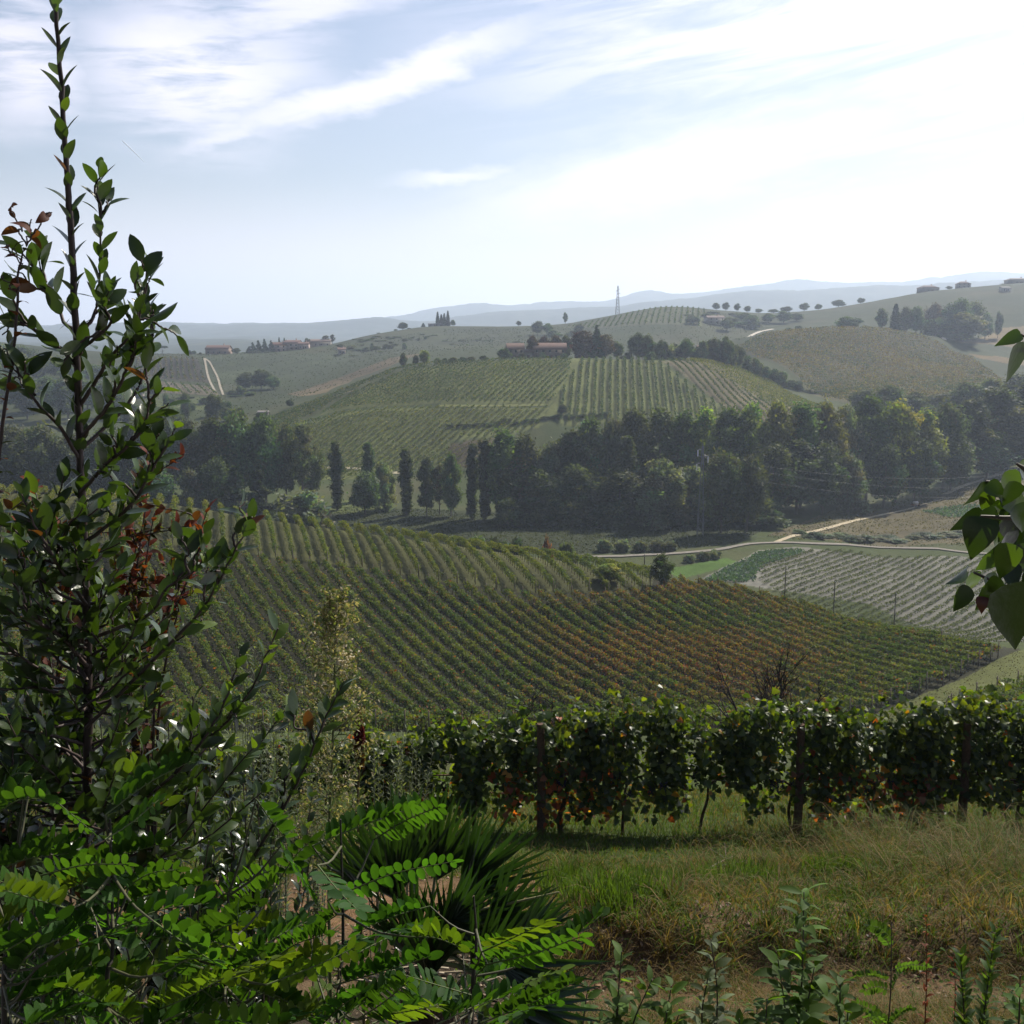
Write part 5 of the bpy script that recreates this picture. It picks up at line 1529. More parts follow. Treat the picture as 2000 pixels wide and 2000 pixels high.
    y = rng.uniform(4.4, 9.8, n); x = rng.uniform(-.5, .56, n) * y
    k = fbm(x / .6, y / .6, 74) > -.1
    x, y = x[k], y[k]; n = len(x)
    li = MA()
    L = rng.uniform(.02, .06, n)
    dc = np.array([(.16, .09, .045), (.10, .06, .035), (.22, .16, .09), (.07, .05, .035)])[rng.integers(0, 4, n)] * rng.uniform(.6, 1.2, n)[:, None]
    leaves(li, np.stack([x, y, H(x, y) + .012], 1), np.column_stack([rng.normal(size=(n, 2)), rng.normal(0, .25, n)]), np.column_stack([rng.normal(0, .5, (n, 2)), np.ones(n)]), L, L * rng.uniform(.4, .8, n), dc, 'laurel', .3, rng.uniform(.2, 1.3, n))
    v, f = icos()
    for k in range(900):
        yy = rng.uniform(4.5, 10.2); xx = rng.uniform(-.5, .56) * yy
        s_ = rng.uniform(.006, .028)
        li.add(v * s_ * rng.uniform(.6, 1.2, (12, 1)) * np.array((1.2, 1, .7)) + np.array((xx, yy, float(H(xx, yy)) + s_ * .2)), f, np.array((.16, .10, .058)) * rng.uniform(.6, 1.4))
    tag(li.obj('leaf_litter', M_STEM), 'dead leaves and small clods strewn over the bare bank', 'litter', kind='stuff')
    tag(a.obj('grass', M_GRASS), 'green grass of the headland before the near vine row', 'grass', kind='stuff')
    tag(d.obj('dry_grass', M_GRASS), 'rough dry straw and grass on the bank', 'dry grass', kind='stuff')


grass()


# ------------------------------------------------------------------ shrubs close to the viewer
def along(c, s):
    """points and tangents at fractions s of polyline c"""
    dl = np.concatenate([[0], np.cumsum(np.linalg.norm(np.diff(c, axis=0), axis=1))])
    q = np.asarray(s) * dl[-1]
    p = np.stack([np.interp(q, dl, c[:, k]) for k in range(3)], 1)
    t = norm(np.gradient(c, axis=0)); tt = norm(np.stack([np.interp(q, dl, t[:, k]) for k in range(3)], 1))
    return p, tt, dl[-1]


def twig_leaves(a, c, rng, gap, L0, wl, colf, shape='laurel', start=.1, open_=.75, phase=None, curl=(.0, .4), fold=(.1, .35), taper=.25, pairs=False):
    _, _, ln = along(c, [0, 1])
    n = max(2, int(ln * (1 - start) / gap))
    s = start + (1 - start) * (np.arange(n) + .5 * rng.random(n)) / n
    if pairs:
        s = np.repeat(s[::2], 2); n = len(s)
    p, t, _ = along(c, np.clip(s, 0, 1))
    e1 = norm(np.cross(t, np.array((0.31, .2, .93)))); e2 = np.cross(t, e1)
    ph = (phase if phase is not None else rng.uniform(0, 6.28)) + np.arange(n) * (pi if pairs else 2.4) + (np.repeat(np.arange((n + 1) // 2), 2)[:n] * 1.57 if pairs else 0) + rng.normal(0, .3, n)
    rad = e1 * np.cos(ph)[:, None] + e2 * np.sin(ph)[:, None]
    op = open_ * rng.uniform(.6, 1.25, n)
    d = norm(t * np.cos(op)[:, None] + rad * np.sin(op)[:, None] + np.array((0, 0, .12)))
    nn = norm(-rad * .6 + t * .6 + rng.normal(size=(n, 3)) * .28)
    L = L0 * rng.uniform(.7, 1.2, n) * (1 - taper * s)
    leaves(a, p + d * (L0 * .06), d, nn, L, L * wl * rng.uniform(.85, 1.15, n), colf(n, s, rng), shape, rng.uniform(*fold, n), rng.uniform(*curl, n))
    return n


def PX(pts, Y=None):
    return np.array([P(q[0], q[1], (q[2] if len(q) > 2 else Y)) for q in pts])


def laurel_col(n, s, rng):
    c = np.array((.027, .050, .012))[None] * rng.uniform(.6, 1.5, n)[:, None]
    y = (s > .88) & (rng.random(n) < .35)
    c = np.where(y[:, None], np.array((.085, .135, .02))[None], c)
    b = rng.random(n) < .012
    return np.where(b[:, None], np.array((.10, .04, .02))[None], c)


def red_col(n, s, rng):
    c = np.where((rng.random(n) < .45)[:, None], np.array((.075, .032, .022))[None], np.array((.042, .05, .02))[None]) * rng.uniform(.6, 1.3, n)[:, None]
    return np.where(((s > .80) & (rng.random(n) < .75))[:, None], np.array((.12, .034, .022)) * rng.uniform(.7, 1.3, n)[:, None], c)


def shrub(name, label, cat, base, stems, rad, gap, L0, wl, colf, seed, mat=M_GLOSSY, shape='laurel', group=None, barkc=(.05, .035, .03), **kw):
    """stems: world polylines; each bears leaves"""
    rng = np.random.default_rng(seed)
    root = empty(name, base, label, cat, group)
    b0 = np.array(base, float)
    a, l = MA(), MA()
    for i, st in enumerate(stems):
        c, r0, lv = st
        c = curve_pts(np.asarray(c) - b0, max(8, len(c) * 7))
        c += .010 * np.sin(np.linspace(0, 9, len(c)))[:, None] * rng.normal(size=3) * min(1, len(c) / 40) * np.sin(np.linspace(0, pi, len(c)))[:, None] + np.vstack([[(0, 0, 0)], rng.normal(0, .0008, (len(c) - 1, 3))])
        tube(a, c, np.linspace(r0, max(.0012, r0 * .22), len(c)), 7, np.array(barkc) * rng.uniform(.8, 1.25))
        if lv is not None:
            twig_leaves(l, c, rng, gap, L0, wl, colf, shape, start=lv, **kw)
    a.obj('stem', M_STEM, root, smooth=True)
    l.obj('foliage', mat, root, smooth=True)
    return root


def laurel():
    rng = np.random.default_rng(501)
    Yb = 2.0
    trunk = PX([(178, 2250, 2.05), (172, 1900, 2.05), (168, 1600, 2.04), (172, 1400, 2.03), (168, 1150, 2.02), (158, 900, 2.0), (150, 660, 1.99), (138, 430, 1.98), (128, 300, 1.97), (118, 150, 1.97), (105, -30, 1.96), (98, -120, 1.96)])
    base = (float(trunk[0][0]), float(trunk[0][1]), float(H(trunk[0][0], trunk[0][1])))
    trunk = np.vstack([[base], trunk[1:]])
    st = [(trunk, .0115, .34)]
    man = [
        [(150, 660, 2.0), (195, 580, 2.02), (190, 350, 2.05)],
        [(152, 800, 2.0), (215, 700, 1.95), (265, 640, 1.93), (287, 528, 1.92)],
        [(155, 860, 2.0), (230, 760, 1.93), (262, 690, 1.9), (268, 600, 1.88)],
        [(156, 880, 2.0), (250, 790, 2.08), (292, 690, 2.12), (300, 640, 2.14)],
        [(150, 650, 2.0), (105, 590, 2.05), (75, 500, 2.08)],
        [(152, 720, 2.0), (90, 660, 1.96), (20, 620, 1.93)],
        [(156, 900, 2.0), (75, 780, 1.92), (18, 715, 1.90)],
        [(150, 700, 2.0), (200, 640, 1.94), (215, 560, 1.92)],
        [(158, 960, 2.0), (240, 880, 1.9), (285, 800, 1.88), (322, 755, 1.87)],
        [(165, 1060, 2.0), (260, 980, 1.95), (320, 880, 1.93), (348, 822, 1.92)],
        [(166, 1120, 2.0), (240, 1030, 2.1), (270, 950, 2.16)],
        [(168, 1250, 2.0), (300, 1190, 1.9), (360, 1130, 1.86), (400, 1080, 1.85)],
        [(170, 1420, 2.02), (330, 1260, 1.9), (430, 1130, 1.86), (492, 1010, 1.84)],
        [(170, 1560, 2.02), (360, 1470, 1.88), (480, 1360, 1.83), (545, 1225, 1.82)],
        [(172, 1640, 2.02), (330, 1520, 1.8), (420, 1410, 1.76), (470, 1280, 1.75)],
        [(430, 1790, 2.0), (540, 1600, 1.98), (620, 1440, 1.96), (672, 1330, 1.95)],
        [(168, 1180, 2.0), (90, 1070, 1.9), (40, 960, 1.87)],
        [(170, 1300, 2.0), (70, 1200, 1.86), (5, 1120, 1.8)],
        [(170, 1330, 2.0), (110, 1230, 2.1), (60, 1150, 2.15)],
    ]
    for m in man:
        st.append((PX(m), .0042, .18))
        # side twigs
        c = curve_pts(PX(m), 12)
        for k in range(3):
            i = rng.integers(3, 10); t = norm(c[i + 1] - c[i - 1])
            d = norm(t + rng.normal(size=3) * .6 + np.array((0, 0, .55))) * rng.uniform(.05, .12)
            st.append((np.array([c[i], c[i] + d * .5 + (0, 0, .01), c[i] + d]), .0026, .2))
    tc = curve_pts(trunk, 200)
    for k in range(84):
        f = rng.uniform(.0, 1) ** .8
        ypx = 1040 + 740 * f
        i = int(np.argmin(np.abs(tc[:, 2] - P(165, ypx, 2.02)[2])))
        an = rng.uniform(0, 2 * pi); R = rng.uniform(.16, .42) * (.5 + .7 * f); R *= .62 if cos(an) > 0 and f < .62 else 1
        p0 = tc[i]; p2 = p0 + np.array((cos(an) * R, sin(an) * R * .8, R * rng.uniform(.35, 1.0))); p1 = p0 * .5 + p2 * .5 - np.array((0, 0, R * .12))
        st.append((np.array([p0, p1, p2]), .0036, .22))
        if k % 2:
            p3 = p1 + np.array((rng.normal() * .1, rng.normal() * .1, rng.uniform(.08, .18)))
            st.append((np.array([p1, (p1 + p3) / 2, p3]), .003, .15))
    shrub('laurel_shrub', 'tall glossy laurel shrub whose single leader reaches the top of the picture', 'shrub', base, st, .011, .0165, .057, .45, laurel_col, 502, open_=.62)


laurel()


def red_shrubs():
    rng = np.random.default_rng(511)
    st = []
    for tip in [(292, 912), (302, 1002), (408, 985), (350, 1150), (385, 1090), (270, 1040)]:
        st.append((PX([(300, 1900, 2.75), (270 + (tip[0] - 290) * .3, 1500, 2.7), (250 + (tip[0] - 290) * .65, 1280, 2.66), (tip[0], tip[1], 2.62)]), .006, .45))
        for k in range(3):
            q = rng.uniform(.2, .8)
            b = (250 + (tip[0] - 250) * q, 1280 + (tip[1] - 1280) * q, 2.64)
            st.append((PX([b, (b[0] + rng.normal() * 30, b[1] - 35, 2.64), (b[0] + rng.normal() * 50, b[1] - rng.uniform(50, 120), 2.6)]), .0028, .2))
    base = P(300, 1900, 2.75); base[2] = H(base[0], base[1])
    shrub('red_tipped_shrub', 'small-leaved shrub with orange-red shoot tips behind the tall laurel', 'shrub', base, st, .006, .016, .045, .5, red_col, 512, M_SOFT, curl=(.1, .7))
    st = []
    for tip in [(118, 1015), (60, 935), (140, 1075), (30, 1060), (95, 1150)]:
        st.append((PX([(110, 1900, 2.6), (100, 1500, 2.55), (105 + (tip[0] - 100) * .6, 1270, 2.5), (tip[0], tip[1], 2.46)]), .006, .4))
        for k in range(3):
            q = rng.uniform(.2, .8)
            b = (105 + (tip[0] - 105) * q, 1270 + (tip[1] - 1270) * q, 2.5)
            st.append((PX([b, (b[0] + rng.normal() * 30, b[1] - 35, 2.5), (b[0] + rng.normal() * 50, b[1] - rng.uniform(50, 110), 2.46)]), .0028, .2))
    base = P(110, 1900, 2.6); base[2] = H(base[0], base[1])
    shrub('red_tipped_shrub', 'reddish small-leaved shrub left of the laurel stem, at the edge of the picture', 'shrub', base, st, .006, .016, .045, .5, red_col, 513, M_SOFT, curl=(.1, .7))
    # thin bare shoot with curled brown leaves at the far left
    st = [(PX([(-20, 1700, 1.9), (-5, 1000, 1.9), (18, 680, 1.9), (38, 540, 1.9), (52, 480, 1.9)]), .0045, .55),
          (PX([(52, 480, 1.9), (40, 450, 1.9), (28, 425, 1.9), (26, 402, 1.9)]), .0016, .2), (PX([(52, 480, 1.9), (70, 450, 1.88), (85, 425, 1.87), (100, 415, 1.86)]), .0016, .2),
          (PX([(45, 515, 1.9), (30, 500, 1.9), (12, 478, 1.9)]), .0012, .2), (PX([(32, 570, 1.9), (15, 555, 1.9), (5, 540, 1.9)]), .0012, .3), (PX([(52, 480, 1.9), (58, 455, 1.92), (62, 430, 1.93)]), .0013, .2)]
    base = P(-20, 1700, 1.9); base[2] = H(base[0], base[1])

    def brown(n, s, rng):
        return np.where((rng.random(n) < .7)[:, None], np.array((.075, .03, .022))[None], np.array((.045, .06, .02))[None]) * rng.uniform(.7, 1.3, n)[:, None]
    shrub('brown_leaved_shoot', 'thin shoot with curled brown leaves left of the laurel leader', 'shrub', base, st, .004, .019, .036, .5, brown, 514, M_SOFT, curl=(.5, 1.3))


red_shrubs()


def undershrubs():
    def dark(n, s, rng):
        return np.where((rng.random(n) < .10)[:, None], np.array((.06, .09, .02))[None], np.array((.018, .033, .010))[None]) * rng.uniform(.6, 1.5, n)[:, None]  # leaf colour darkened to deepen the shaded hollows
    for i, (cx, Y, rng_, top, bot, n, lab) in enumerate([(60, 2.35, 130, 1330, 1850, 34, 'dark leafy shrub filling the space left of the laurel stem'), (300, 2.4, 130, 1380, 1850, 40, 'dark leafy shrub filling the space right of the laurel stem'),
                                                         (470, 2.7, 90, 1480, 1800, 26, 'dark leafy shrub behind the branches left of the fan palm'), (80, 2.0, 160, 1640, 2100, 34, 'dark leafy undergrowth at the lower left corner'), (330, 2.2, 130, 1800, 2150, 22, 'dark leafy undergrowth beneath the young locusts'), (850, 3.9, 75, 1770, 2000, 30, 'dark leaves added for the shade beneath the fan palm')]):  # undergrowth below the palm added to stand in for the shaded gap
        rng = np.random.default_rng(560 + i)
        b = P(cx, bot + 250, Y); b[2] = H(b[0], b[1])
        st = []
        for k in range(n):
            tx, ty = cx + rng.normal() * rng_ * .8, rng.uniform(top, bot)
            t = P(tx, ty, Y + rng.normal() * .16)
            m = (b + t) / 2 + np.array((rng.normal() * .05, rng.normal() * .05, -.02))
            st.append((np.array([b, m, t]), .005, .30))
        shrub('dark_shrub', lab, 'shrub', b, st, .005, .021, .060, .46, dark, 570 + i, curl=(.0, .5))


undershrubs()


# ---- locust saplings: pinnate fronds of paired oval leaflets
def frond(a, c, rng, L0, wl, col, n=None):
    _, _, ln = along(c, [0, 1])
    n = n or int(np.clip(ln / (L0 * .44), 6, 14))
    s = .10 + .88 * (np.arange(n) + .5) / n
    s = np.repeat(s, 2) + np.tile((0, .02), n)
    p, t, _ = along(c, np.clip(s, 0, 1))
    sg = np.tile((1, -1), n)[:, None]
    zz = np.array((0, 0, 1.0)) - t * t[:, 2:3]
    upv = norm(zz); out_ = np.cross(t, upv)
    if rng.random() < .62:          # leaflets folded up above the midrib
        d = upv * rng.uniform(.65, .95) + out_ * sg * rng.uniform(.2, .5) + t * rng.uniform(.1, .35)
    elif rng.random() < .6:         # hanging, the leaf turned towards the light
        d = upv * sg * rng.uniform(.7, 1) + out_ * sg * rng.uniform(.1, .5) + t * .25
    else:                           # spread, tilted to the light
        d = out_ * sg * .7 + upv * sg * rng.uniform(.3, .7) + t * .25
    d = norm(d + rng.normal(size=(2 * n, 3)) * .11)
    nn = norm(np.cross(d, t) * sg + rng.normal(size=(2 * n, 3)) * .22)
    L = L0 * rng.uniform(.85, 1.12, 2 * n) * (1 - .35 * np.abs(s - .45))
    cc = np.asarray(col)[None] * rng.uniform(.75, 1.3, 2 * n)[:, None]
    leaves(a, p, d, nn, L, L * wl, cc, 'oval', rng.uniform(.0, .3, 2 * n), rng.uniform(-.05, .25, 2 * n))
    leaves(a, p[-1:], t[-1:], nn[-1:], L[-1:], L[-1:] * wl, cc[-1:], 'oval', .1, .1)
    tube(a, c, np.linspace(.0016, .0007, len(c)), 5, (.06, .085, .02), 1)


FR = [(62, 1512, 0, 1540), (52, 1515, 178, 1622), (205, 1592, 372, 1487), (205, 1640, 310, 1562), (-20, 1712, 108, 1642), (165, 1742, 130, 1632), (152, 1692, 318, 1648), (185, 1792, 398, 1728), (-30, 1835, 92, 1768),
      (352, 1852, 508, 1765), (-10, 1965, 205, 1912), (150, 1952, 292, 1888), (378, 1962, 520, 1855), (400, 1925, 560, 1862), (560, 1930, 712, 1850), (640, 1758, 890, 1682), (610, 1652, 822, 1572), (660, 1882, 850, 1800),
      (650, 1925, 842, 1868), (900, 1985, 1100, 1892), (930, 1905, 1015, 1850), (525, 1992, 765, 1950), (845, 2005, 1010, 1940), (1085, 1852, 1178, 1784), (550, 1650, 620, 1760), (500, 1560, 560, 1640), (620, 1690, 700, 1780), (240, 1920, 180, 1850),
      (300, 1800, 420, 1880), (30, 1905, 80, 1840), (450, 1960, 380, 1890), (700, 1990, 800, 1915), (330, 1990, 460, 1935), (90, 1990, 220, 1960), (800, 1830, 900, 1850), (840, 1770, 700, 1820), (545, 1720, 610, 1640), (420, 1760, 530, 1700), (-20, 1600, 90, 1560), (260, 1700, 180, 1760), (730, 1640, 860, 1575),
      (600, 1840, 690, 1770), (1000, 1960, 1090, 1960), (480, 1870, 600, 1800), (100, 1880, 20, 1945), (560, 2010, 640, 1930), (300, 1870, 240, 1800)]


def locusts():
    rng = np.random.default_rng(521)
    groups = [(-10, 1.55, 'at the left edge of the picture'), (190, 1.6, 'against the laurel stem'), (420, 1.65, 'before the orange earth'), (640, 1.75, 'left of the fan palm'), (900, 1.85, 'under the fan palm')]
    fr = list(FR)
    for k in range(92):
        x = rng.uniform(-40, 1000); y = rng.uniform(1840, 2070) if x > 250 else rng.uniform(1690, 2070)
        if 740 < x < 880 and y > 1780:
            continue
        s = rng.choice((1, 1, 1, -1))
        fr.append((x, y, x + s * rng.uniform(90, 190), y - rng.uniform(20, 85)))
    by = {i: [] for i in range(5)}
    for f in fr:
        i = int(np.argmin([abs(g[0] + 40 - f[0]) for g in groups]))
        by[i].append(f)
    for i, (gx, Y, where) in enumerate(groups):
        b = P(gx, 2350, Y); b[2] = H(b[0], b[1])
        root = empty('locust_sapling', b, 'young locust with bright green pinnate fronds %s' % where, 'sapling', 'young locusts on the bank')
        stem = MA()
        main = PX([(gx, 2350, Y), (gx + 20, 2050, Y), (gx + 30, 1850, Y + .02), (gx + 25, 1600 if i in (1, 3) else 1750, Y + .03)]) - b
        main[0] = (0, 0, -.05)
        mc = curve_pts(main, 30)
        tube(stem, mc, np.linspace(.006, .0018, 30), 7, (.03, .026, .018))
        for (x0, y0, x1, y1) in by[i]:
            Yf = Y + rng.uniform(-.22, .22)
            p0, p1 = P(x0, y0, Yf) - b, P(x1, y1, Yf + rng.uniform(-.16, .16)) - b
            c = curve_pts([p0, (p0 + p1) / 2 + np.array((0, 0, rng.uniform(-.006, .014))), p1], 10)
            a = MA()
            yel = rng.random() < .22 and y0 > 1760
            frond(a, c, rng, .034 * rng.uniform(.85, 1.15), .48, (.060, .100, .013) if yel else np.array((.026, .066, .012)) * rng.uniform(.75, 1.3))
            a.obj('frond', [M_SOFT, M_STEM], root, smooth=True)
            j = int(np.argmin(np.linalg.norm(mc - p0 + np.array((0, 0, .06)), axis=1)))
            if np.linalg.norm(mc[j] - p0) < .3:
                tube(stem, curve_pts([mc[j], (mc[j] + p0) / 2 + (0, 0, -.012), p0], 6), np.linspace(.0028, .0015, 6), 5, (.06, .06, .03))
        stem.obj('stem', M_STEM, root)


locusts()


# ---- fan palm
def fan_palm():
    rng = np.random.default_rng(531)
    c0 = P(835, 1880, 3.3)
    base = np.array((c0[0], c0[1], float(H(c0[0], c0[1]))))
    root = empty('fan_palm', base, 'dark green fan palm with stiff pleated leaves below the vine row', 'palm')
    a = MA(); hz = c0[2] - base[2]
    tube(a, [(0, 0, -.2), (.01, 0, hz * .5), (0, 0, hz)], np.array((.13, .12, .09)), 12, (.06, .045, .03))
    for k in range(160):
        an = rng.uniform(0, 6.28); z = rng.uniform(.0, hz)
        p = np.array((cos(an) * .12, sin(an) * .12, z))
        tube(a, [p, p + (cos(an) * .035, sin(an) * .035, .07)], np.array((.006, .001)), 4, (.08, .06, .04), cap=False)
    a.obj('trunk', M_BARK, root)
    LV = [((770, 1745, 3.25), (745, 1520), 95, 20, .38), ((850, 1710, 3.35), (905, 1530), 85, 18, .34), ((905, 1735, 3.2), (1020, 1640), 85, 20, .34), ((715, 1735, 3.4), (660, 1580), 80, 14, .30),
          ((960, 1800, 3.0), (1085, 1735), 100, 16, .26), ((985, 1880, 2.7), (1140, 1880), 120, 20, .28), ((1000, 1960, 2.5), (1120, 2030), 110, 18, .26), ((800, 1690, 3.6), (820, 1500), 130, 20, .34), ((875, 1800, 3.0), (960, 1770), 110, 16, .24), ((1010, 1830, 2.9), (1080, 1800), 60, 12, .22)]
    LV += [((805, 1860, 3.15), (770, 1680), 70, 14, .32), ((880, 1860, 3.1), (930, 1700), 80, 16, .32), ((930, 1900, 2.9), (1020, 1790), 80, 16, .30), ((840, 1900, 3.0), (845, 1740), 70, 14, .30)]
    for (h, tip, span, ns, ln) in LV:
        a = MA()
        hub = P(*h) - base
        ax = P(tip[0], tip[1], h[2] - .05) - base - hub
        ax = norm(ax)
        ctr = np.array((0, 0, hz))
        pet = curve_pts([ctr, (ctr + hub) / 2 + (0, 0, .04), hub], 8)
        nrm = norm(np.cross(ax, np.cross(np.array((.15, -1, .45)), ax)))
        sd = np.cross(ax, nrm)
        an = np.radians(np.linspace(-span / 2, span / 2, ns) + rng.normal(0, 1.5, ns))
        d = ax[None] * np.cos(an)[:, None] + sd[None] * np.sin(an)[:, None] + nrm[None] * rng.normal(0, .06, ns)[:, None]
        L = ln * (1 - .22 * np.abs(an) / np.abs(an).max()) * rng.uniform(.9, 1.1, ns)
        col = np.array((.015, .034, .012))[None] * rng.uniform(.7, 1.5, ns)[:, None]
        leaves(a, np.repeat(hub[None], ns, 0), d, np.repeat(nrm[None], ns, 0), L, rng.uniform(.020, .028, ns), col, 'blade', rng.uniform(.4, .9, ns), rng.uniform(.0, .25, ns))
        tube(a, pet, np.linspace(.009, .005, 8), 6, (.07, .10, .03), 0)
        a.obj('palm_leaf', M_GLOSSY, root)
    a = MA()
    tube(a, curve_pts(PX([(880, 1790, 3.1), (980, 1768, 3.0), (1092, 1742, 2.95)]) - base, 8), np.linspace(.007, .002, 8), 6, (.20, .19, .09))
    a.obj('dry_leaf_stalk', M_STEM, root)
    a = MA()
    for k in range(14):
        p = np.array((rng.normal() * .06, -.1 + rng.normal() * .05, hz + rng.uniform(-.02, .06)))
        tube(a, curve_pts([p, p + (rng.normal() * .1, -.04, .03), p + (rng.normal() * .2, -.07, -.10)], 5), np.linspace(.005, .002, 5), 4, (.30, .25, .17))
    a.obj('dry_leaves', M_STEM, root)


fan_palm()


# ---- weeds: horseweed, grey mugwort, amaranth
def weeds():
    rng = np.random.default_rng(541)
    Y = 4.0
    b = P(642, 1905, Y); b[2] = H(b[0], b[1])
    root = empty('horseweed', b, 'tall horseweed with a fluffy cream seed plume in front of the vine rows', 'weed')
    c = curve_pts(np.vstack([[b], PX([(642, 1720, Y), (650, 1450, Y), (655, 1250, Y), (658, 1165, Y)])]) - b, 40)
    a = MA(); tube(a, c, np.linspace(.008, .002, 40), 7, (.09, .11, .04))
    pl = MA()
    for k in range(190):
        s = rng.uniform(.50, 1.0)
        p, t, _ = along(c, [s])
        q = (1 - s) / .48
        R = (.05 + .205 * math.sin(min(1, q * 1.25) * pi * .62)) * rng.uniform(.45, 1.05)
        an = rng.uniform(0, 6.28)
        e = p[0] + np.array((cos(an) * R, sin(an) * R, R * rng.uniform(.5, 1.3)))
        cc = curve_pts([p[0], (p[0] + e) / 2 + (0, 0, -.01), e], 6)
        tube(a, cc, np.linspace(.0018, .0007, 6), 4, (.10, .11, .05), cap=False)
        n = 34
        pp, _, _ = along(cc, rng.uniform(.25, 1, n))
        pp = pp + rng.normal(0, .013, (n, 3))
        fl = rng.random(n)
        col = np.where((fl < .30)[:, None], np.array((.34, .30, .22)), np.where((fl < .80)[:, None], np.array((.12, .15, .06)), np.array((.20, .17, .10)))) * rng.uniform(.6, 1.3, n)[:, None]
        flakes(pl, pp, rng.uniform(.006, .013, n), col, rng, aspect=2.0)
    v, f = icos()
    for (px, py) in [(668, 1278), (676, 1290), (684, 1282), (672, 1300), (662, 1292), (622, 1255), (575, 1352), (584, 1350)]:
        p = P(px, py, Y - .08) - b
        for k in range(10):
            pl.add(v * .005 + p + rng.normal(0, .007, 3), f, (.55, .50, .40))
    a.obj('stem', M_STEM, root); pl.obj('seed_plume', M_GRASS, root)
    lf = MA()
    twig_leaves(lf, c[:26], rng, .0065, .105, .085, lambda n, s, r: np.array((.065, .10, .035)) * r.uniform(.6, 1.4, n)[:, None], 'lance', start=.12, open_=1.0, curl=(.2, .9), fold=(.0, .3), taper=.3)
    lf.obj('foliage', M_SOFT, root)
    # grey weeds beyond
    for i, (px, top, bot, Y, wdt, lab) in enumerate([(470, 1270, 1560, 5.2, 60, 'grey-green feathery weed left of the cream seed plume'), (540, 1330, 1560, 5.6, 60, 'grey-green feathery weed below the cream seed plume'), (730, 1405, 1560, 7.4, 70, 'grey willow-leaved weed behind the dark red spike'), (800, 1418, 1560, 8.2, 60, 'grey willow-leaved weed right of the dark red spike'), (610, 1400, 1600, 6.0, 60, 'grey-green weed at the foot of the seed plume')]):
        b = P(px, bot, Y); b[2] = H(b[0], b[1])
        root = empty('mugwort', b, lab, 'weed', 'grey weeds before the vine row')
        a, lf = MA(), MA()
        zt = P(px, top, Y)[2] - b[2]
        for k in range(13):
            e = np.array((rng.normal() * wdt / FPX * Y * .5, rng.normal() * .12, zt * rng.uniform(.72, 1.0)))
            cc = curve_pts([(rng.normal() * .03, rng.normal() * .03, 0), e * np.array((.4, .4, .5)), e], 14)
            tube(a, cc, np.linspace(.005, .0015, 14), 5, (.10, .11, .07))
            twig_leaves(lf, cc, rng, .016, .062, .16, lambda n, s, r: np.array((.12, .145, .10)) * r.uniform(.6, 1.4, n)[:, None], 'lance', start=.35, open_=.8, curl=(.1, .8))
        a.obj('stem', M_STEM, root); lf.obj('foliage', M_SOFT, root)
    # amaranth with its dark red spike
    Y = 5.0
    b = P(702, 1650, Y); b[2] = H(b[0], b[1])
    root = empty('amaranth', b, 'weed with one upright dark red flower spike beside the seed plume', 'weed')
    a = MA(); c = curve_pts(np.vstack([[b], PX([(700, 1620, Y), (701, 1500, Y), (702, 1392, Y)])]) - b, 20); tube(a, c, np.linspace(.009, .004, 20), 7, (.09, .07, .03)); a.obj('stem', M_STEM, root)
    a = MA()
    z0, z1 = P(702, 1500, Y)[2] - b[2], P(702, 1388, Y)[2] - b[2]
    n = 1500; t = rng.random(n); r = .026 * np.sin(np.clip(t * .86 + .14, 0, 1) * pi) ** .7 * rng.uniform(.6, 1.1, n); an = rng.uniform(0, 6.28, n)
    x0 = (P(702, 1440, Y) - b)[0]; y0 = (P(702, 1440, Y) - b)[1]
    flakes(a, np.stack([x0 + r * np.cos(an), y0 + r * np.sin(an), z0 + (z1 - z0) * t], 1), .013, np.where((t > .45)[:, None], np.array((.075, .012, .016)), np.array((.085, .05, .02))) * rng.uniform(.5, 1.5, n)[:, None], rng); a.obj('flower_spike', M_SOFT, root)
    lf = MA(); twig_leaves(lf, c[:14], rng, .05, .11, .35, lambda n, s, r: np.array((.05, .075, .02)) * r.uniform(.6, 1.4, n)[:, None], 'lance', start=.1); lf.obj('foliage', M_SOFT, root)


weeds()


# ---- leafy young plants at the lower right
def leafy(px, top, Y, L0, seed, label, gap=.03, col=(.050, .090, .022), stems=1, wl=.42, name='leafy_weed', shape='laurel', mat=None, open_=1.15):
    rng = np.random.default_rng(seed)
    x = P(px, 1950, Y)[0]; z = float(H(x, Y))
    root = empty(name, (x, Y, z), label, 'plant', 'leafy plants on the lower bank')
    a, lf = MA(), MA()
    zt = P(px, top, Y)[2] - z
    for k in range(stems):
        o = rng.normal(0, .05, 2) if k else (0, 0)
        h = zt * (rng.uniform(.5, .85) if k else 1)
        c = curve_pts([(o[0] * .4, o[1] * .4, -.05), (o[0] + rng.normal() * .015, o[1], h * .5), (o[0] * 1.6 + rng.normal() * .02, o[1] * 1.6, h)], 14)
        tube(a, c, np.linspace(.0065, .0025, 14), 6, (.06, .05, .04))
        twig_leaves(lf, c, rng, gap * .62, L0 * 1.25, wl, lambda n, s, r: np.where((r.random(n) < .25)[:, None], np.array(col) * 1.6, np.array(col)) * r.uniform(.7, 1.35, n)[:, None], shape, start=.12, open_=open_, curl=(.1, .8), pairs=True, taper=.35)
    a.obj('stem', M_STEM, root); lf.obj('foliage', mat or M_SOFT, root, smooth=True)


